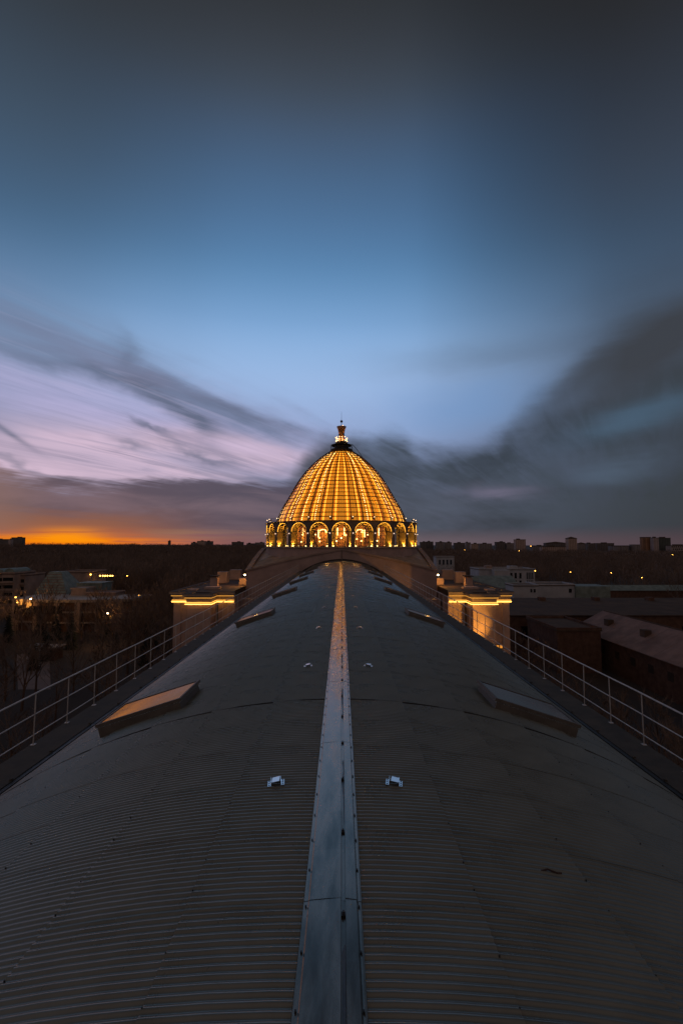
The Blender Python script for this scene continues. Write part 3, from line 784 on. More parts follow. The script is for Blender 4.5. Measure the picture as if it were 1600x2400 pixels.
# glass dome
PROF = [(14.05, 4.36), (13.95, 5.0), (13.78, 5.5), (13.3, 6.7), (12.62, 8.1), (11.78, 9.5), (10.72, 11.4), (9.62, 13.3), (8.45, 15.0), (7.27, 16.4), (5.88, 17.8), (4.40, 19.05), (2.45, 20.35)]
def prof_at(t):
    L = [0]
    for (r0, z0), (r1, z1) in zip(PROF, PROF[1:]): L.append(L[-1] + math.hypot(r1 - r0, z1 - z0))
    d = t * L[-1]
    for i in range(len(PROF) - 1):
        if d <= L[i + 1] + 1e-6:
            u = (d - L[i]) / (L[i + 1] - L[i]); p0 = PROF[max(0, i - 1)]; p1 = PROF[i]; p2 = PROF[i + 1]; p3 = PROF[min(len(PROF) - 1, i + 2)]
            cr = lambda a, b, c, e: .5 * ((2 * b) + (c - a) * u + (2 * a - 5 * b + 4 * c - e) * u * u + (3 * b - a - 3 * c + e) * u ** 3)
            return cr(p0[0], p1[0], p2[0], p3[0]), ZC + cr(p0[1], p1[1], p2[1], p3[1])
    return PROF[-1][0], ZC + PROF[-1][1]
NR = 22; NS = 72
def build_dome():
    rows = [prof_at(j / NR) for j in range(NR + 1)]
    fine_rows = [prof_at(j / 44) for j in range(45)]
    # lattice: rings and meridian bars
    lt = MB()
    for j, (r, z) in enumerate(rows):
        lt.path([((r + .02) * math.sin(2 * math.pi * i / NS), YD - (r + .02) * math.cos(2 * math.pi * i / NS), z) for i in range(NS)], .085 if j % 2 == 0 else .070, 4, True)
    dome = lt.build('glass_dome', M_lattice, pav)
    rib = MB(); pts = [Vector((0, -(r + .03), z)) for r, z in fine_rows]; rib.path([Vector((p.x + 1e-4 * i, p.y, p.z)) for i, p in enumerate(pts)], .034, 4)
    rme = rib.mesh('rib', M_lattice)
    big = MB(); big.path([Vector((1e-4 * i, p.y, p.z)) for i, p in enumerate(pts)], .075, 4); bme = big.mesh('rib', M_lattice)
    for i in range(NS): put('rib', bme if i % 4 == 2 else rme, dome, (0, 0, 0), (0, 0, 2 * math.pi * (i + .5) / NS))
    # panes, each a pane between two bars and two rings
    def pane(j):
        (r0, z0), (r1, z1) = rows[j], rows[j + 1]; h = math.pi / NS * .985; mb = MB()
        mb.add([(r0 * math.sin(-h), -r0 * math.cos(h), z0 + .02), (r0 * math.sin(h), -r0 * math.cos(h), z0 + .02), (r1 * math.sin(h), -r1 * math.cos(h), z1 - .02), (r1 * math.sin(-h), -r1 * math.cos(h), z1 - .02)], [(0, 1, 2, 3)]); return mb
    pm = [pane(j).mesh('pane', M_pane) for j in range(NR)]
    score = []
    for j in range(NR):
        r, z = rows[j]
        for i in range(NS):
            a = 2 * math.pi * i / NS; a = (a + math.pi) % (2 * math.pi) - math.pi
            score.append((math.cos(a) * r * (1 if math.cos(a) > 0 else 0), j, i))
    score.sort(reverse=True); chosen = {(j, i) for _, j, i in score[:300]}
    rest = MB()
    for _, j, i in score:
        rz = 2 * math.pi * i / NS
        tilt = (random.uniform(-.006, .006), 0)
        if (j, i) in chosen: put('pane', pm[j], dome, (0, 0, 0), (0, 0, rz))
        else:
            M = Matrix.Translation((0, YD, 0)) @ Matrix.Rotation(rz, 4, 'Z'); mb = pane(j); rest.add([M @ Vector(p) for p in mb.v], mb.f)
    rest.build('panes', M_pane, dome)['kind'] = 'stuff'
    # lining behind the glass, lit by the strips; emission stands in for backlight
    ln = MB(); ln.lathe([(max(.3, r - .75), z - .10) for r, z in fine_rows], 96, (0, YD, 0)); ln.build('lining', M_lining, dome, True)
    # inner steel ribs (wide, amber lit) and light strips
    st = MB(); st.path([Vector((1e-4 * i, -(r - .50), z)) for i, (r, z) in enumerate(fine_rows[:-2])], .085, 6); sme = st.mesh('light_strip', M_strip)
    ir = MB()
    for q in range(44):
        (r0, z0), (r1, z1) = fine_rows[q], fine_rows[q + 1]
        ir.add([(-.09, -(r0 - .30), z0), (.09, -(r0 - .30), z0), (.09, -(r1 - .30), z1), (-.09, -(r1 - .30), z1), (-.09, -(r0 - .7), z0), (.09, -(r0 - .7), z0), (.09, -(r1 - .7), z1), (-.09, -(r1 - .7), z1)],
               [(0, 1, 2, 3), (0, 3, 7, 4), (1, 5, 6, 2)])
    irme = ir.mesh('inner_rib', mat('inner_rib_paint', (.62, .30, .06), .6, 0, .2, 3))
    bd = MB(); q = 0.02
    while q < .93:
        r, z = prof_at(q); bd.ball((0, -(r - .10), z), .050, 6, 4); q += .020
    bme2 = bd.mesh('bead_string', M_bead)
    for k in range(36):
        rz = 2 * math.pi * (k + .5) / 36
        put('light_strip', sme, dome, (0, 0, 0), (0, 0, rz))
        put('inner_rib', irme, dome, (0, 0, 0), (0, 0, rz + R(2.6 if math.sin(rz) > 0 else -2.6)))
    for a in (-46.5, -33.5, -21.5, 21.2, 33.0, 46.2, 110, 150, 190, 230, 260):
        put('bead_string', bme2, dome, (0, 0, 0), (0, 0, R(a)))['kind'] = 'stuff'
build_dome()
def build_lantern():
    c = (0, YD, ZC)
    b = MB(); b.lathe([(2.5, 20.25), (2.5, 20.75), (2.3, 20.85), (1.58, 20.9), (1.58, 21.7), (2.25, 21.72), (2.25, 21.85), (1.36, 21.9), (1.36, 22.4), (1.1, 22.6), (.7, 22.65)], 32, c)
    la = b.build('lantern_base', M_iron, pav)
    v = MB(); v.lathe([(.70, 22.6), (.66, 23.3), (.62, 24.0), (.66, 24.7), (.80, 25.3), (1.08, 26.0), (1.0, 26.02), (.15, 25.9)], 24, c); v.build('lantern_vase', M_bronze, la, True)
    for z in (23.4, 24.1, 24.72):
        r = MB(); r.lathe([(.70, z), (.74, z + .05), (.70, z + .10)], 24, c); r.build('vase_ring', M_iron, la)
    s = MB(); s.tube((0, YD, ZC + 25.9), (0, YD, ZC + 27.0), .07, 8); s.tube((0, YD, ZC + 27.4), (0, YD, ZC + 29.5), .035, 6, .015); s.build('mast', M_iron, la)
    bl = MB(); bl.ball((0, YD, ZC + 27.2), .29, 14, 8); bl.build('ball', M_iron, la, True)
    rl = MB(); n = 20
    for h in (21.9 - .95, 21.9 - .55): pass
    for h in (21.3, 21.75): rl.path([(2.42 * math.sin(2 * math.pi * i / n), YD - 2.42 * math.cos(2 * math.pi * i / n), ZC + h) for i in range(n)], .03, 4, True)
    for i in range(n):
        a = 2 * math.pi * i / n; p = (2.42 * math.sin(a), YD - 2.42 * math.cos(a)); rl.tube((*p, ZC + 20.75), (*p, ZC + 21.75), .025, 4)
    rl.build('gallery_railing', M_iron, la)
    ld = MB()
    for o in (0, .35):
        ld.path([(2.3 + .55 * q + 0, YD - .6 - o, ZC + 21.9 - .50 * q - .05 * q * q) for q in range(6)], .03, 4)
    for q in range(10): ld.tube((2.3 + .28 * q, YD - .6, ZC + 21.9 - .25 * q - .0125 * q * q), (2.3 + .28 * q, YD - .95, ZC + 21.9 - .25 * q - .0125 * q * q), .022, 4)
    ld.build('service_ladder', M_iron, la)
    lm = MB(); lm.ball((0, 0, 0), .085, 8, 5); lme = lm.mesh('lantern_lamp', emit('lantern_lamp', (1, .58, .24), 5.0))
    for i in range(12):
        a = 2 * math.pi * (i + .3) / 12
        for r, z in ((1.25, 22.75), (1.22, 23.15), (1.28, 23.5)):
            if random.random() < .8: put('lantern_lamp', lme, la, (r * math.sin(a), -r * math.cos(a), ZC + z))
    for i in range(10):
        a = 2 * math.pi * (i + .3) / 10
        t = MB(); t.tube((1.25 * math.sin(a), YD - 1.25 * math.cos(a), ZC + 22.4), (1.25 * math.sin(a), YD - 1.25 * math.cos(a), ZC + 23.5), .025, 4); t.build('lamp_stem', M_iron, la)
    L = bpy.data.lights.new('lantern_glow', 'POINT'); L.energy = 28; L.color = (1, .50, .14); L.shadow_soft_size = .1
    for a in (-.75, .75):
        lo = bpy.data.objects.new('lantern_glow', L); col.objects.link(lo); lo.parent = pav; lo.location = (1.5 * math.sin(a), -1.5 * math.cos(a), ZC + 23.1)
    put('lantern_lamp', lme, la, (.28, -.95, ZC + 26.05)); put('lantern_lamp', lme, la, (.12, -.8, ZC + 23.6))
build_lantern()

# ------------------------------------------------------------------ side wings with lit cornices
def build_wing(side, label):
    yf, yb = 74.6, 106.0; zr = ZC - 7.75; xi, xo = 17.25, 27.1
    t = thing('side_wing', label, 'building', (side * 22, yf, 0), 'wings with lit cornices')
    def bx(n, m, x0, x1, y0, y1, z0, z1, par=t):
        a, b = sorted((side * x0, side * x1)); mb = MB(); mb.box(a, b, y0, y1, z0, z1); return mb.build(n, m, par)
    xp0, xp1 = 20.4, 23.9; yp = 71.6
    bx('wall', M_plaster2, xi, xo, yf, yb, 0, zr - .25)
    bx('projecting_bay', M_plaster2, xp0, xp1, yp, yf - .003, 0, zr - .25)
    bx('roof', M_tinroof, xi + .02, xo - .02, yf + .02, yb, zr - .246, zr - .05)
    # cornice outline in plan (front and outer side), stepped tiers
    def outline(e):
        return [(xi - .004, yf - e), (xp0 - e, yf - e), (xp0 - e, yp - e), (xp1 + e, yp - e), (xp1 + e, yf - e), (xo + e, yf - e), (xo + e, yb)]
    def tier(n, m, e0, z0, z1, e_in=-.30):
        mb = MB(); o = outline(e0); i = outline(e_in)
        vs = [(side * x, y, z) for z in (z0, z1) for x, y in o] + [(side * x, y, z) for z in (z0, z1) for x, y in i]; k = len(o); fs = []
        for a in range(k - 1):
            b = a + 1
            fs += [(a, b, k + b, k + a), (k + a, k + b, 3 * k + b, 3 * k + a), (a, 2 * k + a, 2 * k + b, b), (2 * k + b, 2 * k + a, 3 * k + a, 3 * k + b)]
        fs += [(0, k, 3 * k, 2 * k), (k - 1, 3 * k - 1, 4 * k - 1, 2 * k - 1)]
        mb.add(vs, fs); return mb.build(n, m, t)
    tier('cornice', M_cornice, .62, zr - .30, zr + .02); tier('roof_edge', M_tinroof, .66, zr + .022, zr + .08); tier('cornice', M_cornice, .42, zr - .55, zr - .305)
    tier('frieze', M_cornice, .16, zr - 1.35, zr - .553); tier('cornice', M_cornice, .34, zr - 1.52, zr - 1.353)
    def line(e, z, m, r, n='light_line'):
        mb = MB(); o = outline(e); o[0] = (xi + .1, o[0][1]); o[-1] = (o[-1][0], yf + 12)
        mb.path([(side * x, y, z) for x, y in o], r, 5); mb.build(n, m, t)
    line(.30, zr - 1.56, M_led, .035); line(.25, zr - 1.32, M_led2, .035)
    line(.36, zr - .60, emit('cornice_led_faint', (1.0, .46, .07), 1.3), .03)
    # shallow pilaster and downpipe
    bx('downpipe', M_iron, xp0 - .45, xp0 - .30, yf - .18, yf - .03, 2, zr - 1.5)
    bx('downpipe', M_iron, xp1 + .35, xp1 + .50, yf - .18, yf - .03, 2, zr - 1.5)
    bx('pilaster', M_plaster2, xo - 1.2, xo - .02, yf - .16, yf - .003, 0, zr - 1.36)
    # roof boxes, vents and hatches
    for (x0, x1, y0, y1, h, cap) in ((22.7, 24.0, 84, 85.3, 1.55, True), (22.9, 24.9, 92, 93.6, 2.15, False), (22.2, 24.6, 101, 103, 2.05, False), (21.0, 23.6, 79, 80.6, .35, False), (24.3, 25.7, 77.0, 78.5, .16, False), (18.2, 19.6, 88, 89.4, 1.2, False)):
        b = bx('roof_vent', M_plaster2, x0, x1, y0, y1, zr - .05, zr + h)
        if cap: bx('vent_cowl', M_tinroof, x0 - .18, x1 + .18, y0 - .18, y1 + .18, zr + h + .22, zr + h + .38, b)
        if cap: bx('vent_neck', M_beige, x0 + .25, x1 - .25, y0 + .25, y1 - .25, zr + h, zr + h + .22, b)
    # roof edge upstand towards the hall, barred openings
    bx('upstand', M_tinroof, xi - .14, xi - .002, yf + .1, 82.4, zr - .6, zr + .30)
    # wall lamp on the corner above the wing roof
    lp = MB(); lp.box(side * (RB + .16) - .10, side * (RB + .16) + .10, 83.2, 83.45, zr + 1.9, zr + 2.5); o = lp.build('wall_lamp', M_iron, t)
    le = MB(); le.ball((side * (RB + .40), 83.2, zr + 2.15), .13, 8, 5); le.build('lamp_glass', M_brightlamp, o)
    L = bpy.data.lights.new('wall_lamp_light', 'POINT'); L.energy = 420 if side < 0 else 520; L.color = (1, .48, .10); L.shadow_soft_size = .15
    lo = bpy.data.objects.new('wall_lamp_light', L); col.objects.link(lo); lo.parent = t; lo.location = Vector((side * (RB + .85), 84.2, zr + 2.2)) - Vector((side * 22, yf, 0))
    return t
build_wing(-1, 'pinkish plaster wing with glowing cornice on the sunset side of the dome')
build_wing(1, 'plaster wing with glowing cornice and floodlit wall beside the white buildings')
# link wall between hall and wings
def build_links():
    for side in (-1, 1):
        mb = MB(); a, b = sorted((side * 7.5, side * 17.0)); mb.box(a, b, 79.0, 82.3, 0, ZC - 9.5)
        t = mb.build('link_block', M_plaster, None, base=(side * 12, 79, 0))
        tag(t, 'low plain plaster block between the vaulted hall and the %s wing' % ('sunset side' if side < 0 else 'floodlit'), 'building')
build_links()
def build_floodbank():
    x, y, z = px(1165, 1521, 66.0)
    t = thing('floodlight_mast', 'slim mast with a cluster of amber floodlights facing the plaster wing', 'floodlight', (x, y, 0))
    mb = MB(); mb.tube((x, y, 0), (x, y, z + .2), .10, 8, .07); mb.build('pole', M_iron, t)
    fr = MB(); fr.box(x - .75, x + .75, y - .05, y + .05, z - .62, z - .56); fr.box(x - .75, x + .75, y - .05, y + .05, z + .0, z + .06); fr.build('cross_arm', M_iron, t)
    for i, (dx_, dz_) in enumerate(((-.55, -.28), (0, -.28), (.5, -.28), (0, .35), (.5, .35), (.5, -.85))):
        h = MB(); h.box(x + dx_ - .20, x + dx_ + .20, y - .12, y + .12, z + dz_ - .24, z + dz_ + .24); o = h.build('lamp_head', M_iron, t)
        e = MB(); e.box(x + dx_ - .16, x + dx_ + .16, y + .122, y + .14, z + dz_ - .2, z + dz_ + .2); e.build('lens', M_amberlamp, o)
        e = MB(); e.box(x + dx_ - .17, x + dx_ + .17, y - .14, y - .122, z + dz_ - .2, z + dz_ + .2); e.build('lens', emit('amber_diffuser', (1, .36, .05), .75), o)
    L = bpy.data.lights.new('flood_beam', 'SPOT'); L.energy = 2600; L.color = (1, .46, .07); L.spot_size = R(70); L.spot_blend = .8; L.shadow_soft_size = .3
    lo = bpy.data.objects.new('flood_beam', L); col.objects.link(lo); lo.parent = t; lo.location = (0, .4, z + .1)
    d = Vector((18.6, 74.6, 17.5)) - Vector((x, y + .4, z)); lo.rotation_euler = d.to_track_quat('-Z', 'Y').to_euler()
build_floodbank()

# ------------------------------------------------------------------ buildings beside and beyond
def window_row(par, base, xs, w, y, z0, z1, depth=.12, sill=True):
    for x in xs:
        mb = MB(); mb.box(x, x + w, y - .03, y + depth, z0, z1); o = mb.build('window', M_window, par)
        fr = MB(); fr.box(x - .12, x, y - .08, y + .05, z0 - .12, z1 + .12); fr.box(x + w, x + w + .12, y - .08, y + .05, z0 - .12, z1 + .12)
        fr.box(x, x + w, y - .08, y + .05, z1, z1 + .12); fr.box(x, x + w, y - .14, y + .05, z0 - .12, z0); fr.build('window_frame', M_white, o)
def block(name, label, x0, x1, y0, y1, z1, wall, roof, group=None, parapet=.5, cat='building'):
    t = thing(name, label, cat, ((x0 + x1) / 2, y0, 0), group)
    mb = MB(); mb.box(x0, x1, y0, y1, 0, z1); mb.build('wall', wall, t)
    mb = MB(); mb.box(x0 - .25, x1 + .25, y0 - .25, y1 + .25, z1 + .002, z1 + .30); mb.build('roof', roof, t)
    if parapet:
        mb = MB()
        o = [(x0 - .2, y0 - .2), (x1 + .2, y0 - .2), (x1 + .2, y1 + .2), (x0 - .2, y1 + .2)]; i = [(x0 + .15, y0 + .15), (x1 - .15, y0 + .15), (x1 - .15, y1 - .15), (x0 + .15, y1 - .15)]
        za, zb = z1 + .303, z1 + .303 + parapet
        vs = [(x, y, z) for z in (za, zb) for x, y in o] + [(x, y, z) for z in (za, zb) for x, y in i]; fs = []
        for a in range(4):
            b = (a + 1) % 4; fs += [(a, b, 4 + b, 4 + a), (8 + b, 8 + a, 12 + a, 12 + b), (4 + a, 4 + b, 12 + b, 12 + a)]
        mb.add(vs, fs); mb.build('parapet', wall, t)
    return t
def build_sheds():
    # long shed with pale pitched roof, ridge running away from the camera
    x0, xr, x1 = 59.0, 66.5, 74.0; ya, yb = 46.0, 117.0; ze, zr = 7.0, 11.0
    t = thing('pitched_shed', 'long brick shed with a pale pitched roof below the parapet', 'shed', (xr, ya, 0))
    mb = MB(); mb.prism([(x0, 0), (x1, 0), (x1, ze), (xr, zr - .15), (x0, ze)], 'y', ya, yb); mb.build('wall', M_brick, t)
    n = 12
    for sgn, xe in ((-1, x0 - .5), (1, x1 + .5)):
        for k in range(n):
            y0 = ya - .5 + (yb - ya + 1) * k / n; y1 = ya - .5 + (yb - ya + 1) * (k + 1) / n - .05
            zz = ze - (zr - ze) / 7.5 * .5
            mb = MB(); mb.add([(xe, y0, zz + .10), (xe, y1, zz + .10), (xr, y1, zr + .10), (xr, y0, zr + .10), (xe, y0, zz - .05), (xe, y1, zz - .05), (xr, y1, zr - .05), (xr, y0, zr - .05)],
                              [(0, 1, 2, 3), (7, 6, 5, 4), (0, 4, 5, 1), (1, 5, 6, 2), (2, 6, 7, 3), (3, 7, 4, 0)]); mb.build('roof_panel', M_paleroof, t)
    mb = MB(); mb.tube((xr, ya, zr + .14), (xr, yb, zr + .14), .16, 6); mb.build('ridge', M_darkroof, t)
    for k in range(12):
        y = ya + 5 + k * 5.3; mb = MB(); mb.box(x0 - .04, x0 + .1, y, y + 1.5, 3.4, 5.0); mb.build('window', mat('dusty_window', (.05, .036, .03), .6, 0, .2, 1, spec=.2), t)
    for y in (95, 108):
        mb = MB(); mb.box(62.2, 63.6, y, y + 1.6, ze + 1.2, ze + 3.3); mb.build('roof_vent', M_darkroof, t)
    # broad dark hall behind
    x0, x1, ya, yb = 43, 190, 121, 150
    t = thing('flat_hall', 'wide dark workshop hall with a low felt roof behind the pitched shed', 'hall', (100, ya, 0))
    mb = MB(); mb.box(x0, x1, ya, yb, 0, 9.3); mb.build('wall', M_brick, t)
    for k in range(14):
        a = x0 - .6 + (x1 - x0 + 1.2) * k / 14; b = x0 - .6 + (x1 - x0 + 1.2) * (k + 1) / 14 - .06
        mb = MB(); mb.add([(a, ya - .6, 9.45), (b, ya - .6, 9.45), (b, yb, 10.5), (a, yb, 10.5), (a, ya - .6, 9.303), (b, ya - .6, 9.303), (b, yb, 9.303), (a, yb, 9.303)], [(0, 1, 2, 3), (0, 4, 5, 1), (1, 5, 6, 2), (2, 6, 7, 3), (3, 7, 4, 0)])
        mb.build('roof_panel', M_darkroof, t)
    for k in range(7):
        x = 62 + k * 17; mb = MB(); mb.box(x, x + 1.8, 144, 146, 10.0, 11.3); mb.build('roof_vent', M_brick, t)
    for k in range(24):
        x = x0 + 4 + k * 6; mb = MB(); mb.box(x, x + 2.4, ya - .05, ya + .1, 3.5, 6.5); mb.build('window', M_window, t)
    # small annexe in the corner between them
    t = block('annexe', 'small brown brick annexe in the corner beside the pitched shed', 47, 56.5, 101, 117, 9.0, M_brick, M_darkroof)
build_sheds()
def build_right_buildings():
    # long white building with tall windows
    d = 232.0; xa, _, zt = px(1122, 1336, d); xb = px(1252, 1336, d)[0]
    t = block('office_building', 'long white office building with a row of tall dark windows', xa, xb, d, d + 16, zt, M_white, M_darkroof)
    xs = [px(u, 1350, d)[0] for u in (1168, 1177, 1186, 1195, 1205, 1216)]
    window_row(t, None, xs, 1.1, d, zt - 4.2, zt - 1.4); window_row(t, None, xs, 1.1, d, zt - 7.8, zt - 5.2)
    xs = [px(u, 1350, d)[0] for u in (1233, 1237.3, 1241.6, 1245.9)]
    window_row(t, None, xs, .55, d, zt - 4.6, zt - 1.2); window_row(t, None, xs, .55, d, zt - 8.0, zt - 5.2)
    mb = MB(); a = px(1198, 1330, d)[0]; mb.box(a, a + 4.2, d + 3, d + 7, zt + .3, zt + 1.9); mb.build('roof_hut', M_white, t)
    mb = MB(); a = px(1143, 1330, d)[0]; mb.box(a, a + 3.0, d + 3, d + 7, zt + .3, zt + 2.2); mb.build('roof_hut', M_beige, t)
    mb = MB(); a, b = px(1119, 1, d)[0], px(1152, 1, d)[0]; mb.box(a, b, d - 5, d - .3, 0, zt + .2); mb.build('stair_tower', M_white, t)
    # green roofed low range in front of it
    d = 186.0; xa = px(1062, 1350, d)[0]; xb = px(1220, 1350, d)[0]; zt = px(1150, 1353, d)[2]
    t = thing('green_roofed_range', 'low range with a grey green sheet roof in front of the office building', 'building', ((xa + xb) / 2, d, 0))
    mb = MB(); mb.box(xa, xb, d, d + 20, 0, zt - 4.5); mb.build('wall', M_beige, t)
    n = 10
    for k in range(n):
        a = xa + (xb - xa) * k / n; b = xa + (xb - xa) * (k + 1) / n - .06
        mb = MB(); mb.add([(a, d - .6, zt - 4.4), (b, d - .6, zt - 4.4), (b, d + 10, zt), (a, d + 10, zt), (b, d + 20.6, zt - 4.4), (a, d + 20.6, zt - 4.4)], [(0, 1, 2, 3), (3, 2, 4, 5), (0, 3, 5), (1, 4, 2)]); mb.build('roof_panel', M_greenroof, t)
    mb = MB(); a = px(1062, 1, d)[0]; mb.lathe([(3.5, zt - 3), (3.2, zt - 1.2), (2.2, zt - .1), (.05, zt + .5)], 14, (a + 3.5, d + 4, 0)); mb.build('skylight_hood', M_greenroof, t)
    # low white house with square windows
    d = 176.0; xa = px(1256, 1372, d)[0]; xb = px(1345, 1372, d)[0]; zt = px(1300, 1373, d)[2]
    t = block('white_house', 'low white rendered house with small square windows beside the dark hall', xa, xb, d, d + 10, zt, M_white, M_darkroof)
    window_row(t, None, [px(u, 1, d)[0] for u in (1284, 1297, 1310, 1322)], 1.1, d, zt - 2.6, zt - 1.1)
    mb = MB(); b = px(1369, 1, d)[0]; mb.box(xb + .02, b, d - 1, d + 9, 0, zt - .1); mb.build('green_porch', M_greenroof, t)
    # small white annexe between
    d = 168.0; xa = px(1166, 1, d)[0]; xb = px(1219, 1, d)[0]; zt = px(1190, 1374, d)[2]
    t = block('low_annexe', 'small white flat roofed annexe below the green roof', xa, xb, d, d + 8, zt, M_white, M_darkroof, parapet=.3)
    window_row(t, None, [px(u, 1, d)[0] for u in (1202, 1209)], .7, d, zt - 2.2, zt - 1.0)
    # long dark green shed roof
    d = 215.0; xa = px(1372, 1, d)[0]; xb = px(1545, 1, d)[0]; zt = px(1450, 1373, d)[2]
    t = thing('long_green_shed', 'long low shed with a dull green roof near the street lamps', 'shed', ((xa + xb) / 2, d, 0))
    mb = MB(); mb.box(xa, xb, d, d + 9, 0, zt - 2.2); mb.build('wall', M_brick, t)
    mb = MB(); mb.prism([(d - .5, zt - 2.2), (d + 9.5, zt - 2.2), (d + 4.5, zt)], 'x', xa - .5, xb + .5); mb.build('roof', M_greenroof, t)
    # little house near the dome
    d = 300.0; xa = px(1003, 1, d)[0]; xb = px(1041, 1, d)[0]; zt = px(1020, 1306, d)[2]
    t = block('white_villa', 'small white villa with dark windows standing behind the dome corner', xa, xb, d, d + 10, zt, M_white, M_darkroof, parapet=.3)
    window_row(t, None, [px(u, 1, d)[0] for u in (1008, 1016, 1024, 1032)], 1.3, d, zt - 4.8, zt - 1.6)
    # rubble-like snow patch / bright shrub bank by the green shed
build_right_buildings()
def build_hotel():
    # pyramid roofed pavilion
    d = 165.0
    a0, a1 = px(146, 1, d)[0], px(214, 1, d)[0]; zb = 9.4; zt = px(190, 1342, d)[2]; t0, t1 = px(176, 1, d + 5)[0], px(202, 1, d + 5)[0]
    t = thing('pyramid_pavilion', 'hotel pavilion with a steep grey green pyramid roof', 'building', ((a0 + a1) / 2, d, 0))
    mb = MB(); mb.box(a0, a1, d, d + 14, 0, zb); mb.build('wall', M_beige, t)
    b = [Vector((a0 - .4, d - .4, zb + .003)), Vector((a1 + .4, d - .4, zb + .003)), Vector((a1 + .4, d + 14.4, zb + .003)), Vector((a0 - .4, d + 14.4, zb + .003))]
    p = [Vector((t0, d + 5, zt)), Vector((t1, d + 5, zt)), Vector((t1, d + 9, zt)), Vector((t0, d + 9, zt))]
    mb = MB(); mb.add(b + p, [(0, 1, 5, 4), (1, 2, 6, 5), (2, 3, 7, 6), (3, 0, 4, 7), (4, 5, 6, 7)]); ro = mb.build('roof', M_greenroof, t)
    for k in range(1, 9):
        q = k / 9; mb = MB(); mb.tube(b[0].lerp(p[0], q) + Vector((0, -.05, 0)), b[1].lerp(p[1], q) + Vector((0, -.05, 0)), .13, 5); mb.build('roof_batten', M_paleroof, ro)
    window_row(t, None, [a0 + 1.5 + 2.2 * i for i in range(4)], 1.1, d, 5.6, 8.0)
    # stepped terraces to the left with barrel attic roofs
    d = 178.0
    for (u0, u1, v, nm, dd) in ((22, 52, 1349, 'stepped hotel block with flat balconies at the wood edge', 0), (49, 80, 1347, 'hotel block topped by a rounded glazed attic', 3), (76, 102, 1346, 'hotel block topped by twin glazed attic hoods', 1), (100, 126, 1350, 'reddish hotel block with a dark slit beside its corner', 5)):
        xa, xb = px(u0, 1, d + dd)[0], px(u1, 1, d + dd)[0]; zt = px(u0, v, d + dd)[2]
        t = block('terrace_block', nm, xa, xb - .15, d + dd, d + dd + 12, zt, M_beige, M_darkroof, 'stepped hotel blocks')
        for k in range(4):
            z = zt - 2.6 - k * 2.9
            if z < .5: break
            mb = MB(); mb.box(xa + .3, xb - .5, d + dd - .05, d + dd + .1, z, z + 1.3); mb.build('window_band', M_window, t)
            mb = MB(); mb.box(xa, xb - .2, d + dd - .9, d + dd - .06, z - .75, z - .15); mb.build('balcony', M_beige, t)
        if 'glazed' in nm:
            mb = MB(); n = 8; r = (xb - xa) * .42; cx = (xa + xb) / 2
            mb.prism([(cx + r * math.cos(math.pi * i / n), zt + .31 + 2.0 * math.sin(math.pi * i / n)) for i in range(n + 1)], 'y', d + dd + .5, d + dd + 10); mb.build('attic_hood', M_greenroof, t)
    # block with a row of lamps
    d = 190.0; xa, xb = px(205, 1, d)[0], px(266, 1, d)[0]; zt = px(230, 1343, d)[2]
    t = block('lamp_lit_block', 'pale hotel block with a row of six amber lamps under its roof', xa, xb, d, d + 12, zt, M_beige, M_darkroof)
    window_row(t, None, [xa + 1.2 + i * 2.1 for i in range(5)], 1.0, d, zt - 6, zt - 4)
    for u in (213, 235, 241.5, 247, 252.5, 258.5, 264):
        p = px(u, 1349.5 if u > 220 else 1346.5, d - .25); mb = MB(); mb.ball(p, .26, 8, 5); mb.build('wall_lamp', M_amberlamp, t)
    # green glazed roof and beige cube
    d = 168.0; xa, xb = px(236, 1, d)[0], px(288, 1, d)[0]
    t = block('glazed_annexe', 'low annexe with a blue green glazed roof behind the beige cube', xa, xb, d, d + 8, px(250, 1368, d)[2], M_greenroof, M_greenroof, parapet=0)
    d = 160.0; xa, xb = px(224, 1, d)[0], px(256, 1, d)[0]
    t = block('beige_cube', 'small beige cube shaped block beside the pyramid roof', xa, xb, d, d + 6, px(240, 1381, d)[2], M_beige, M_cornice, parapet=.2)
    window_row(t, None, [xa + .6 + i * 1.4 for i in range(3)], .5, d, 8, 10)
    # long curved terrace podium
    d = 150.0; pts = []
    n = 12; uu = [28 + (318 - 28) * i / n for i in range(n + 1)]; vv = [1404 + 9 * math.sin(math.pi * i / n) - 10 * (i / n) for i in range(n + 1)]
    t = thing('hotel_podium', 'long curved hotel podium with a pale terrace edge', 'building', px(170, 1, d)[:2] + (0,))
    ring = [px(u, v, d - 3 * math.sin(math.pi * i / n)) for i, (u, v) in enumerate(zip(uu, vv))]
    ztop = 10.2; back = [(p[0], 163.0, 0) for p in ring]
    poly = [(p[0], p[1]) for p in ring] + [(p[0], p[1]) for p in reversed(back)]
    mb = MB(); mb.prism(poly, 'z', ztop - .9, ztop); mb.build('terrace', M_cornice, t)
    for zz in (2.6, 5.9):
        mb = MB(); mb.prism([(p[0], p[1] + .35) for p in ring] + [(p[0], p[1] + 1.3) for p in reversed(ring)], 'z', zz, zz + .45); mb.build('ledge', M_cornice, t)
    inn = [(p[0] * .995, p[1] + 1.0) for p in ring] + [(p[0] * .995, 162.5) for p in reversed(back)]
    mb = MB(); mb.prism(inn, 'z', 0, ztop - .903); mb.build('wall', M_brick, t)
    for i in range(n):
        if i % 2 == 0:
            p, q = ring[i], ring[i + 1]; mb = MB(); mb.box(p[0] + .5, p[0] + 2.2, p[1] - .2, p[1] + .9, 0, ztop - .903); mb.build('pier', M_beige, t)
    for k in range(8):
        x = px(110 + k * 13, 1, d - 2)[0]; mb = MB(); mb.box(x, x + 1.2, 146.9, 147.6, 5.8, 8.2); mb.build('window', M_window, t)
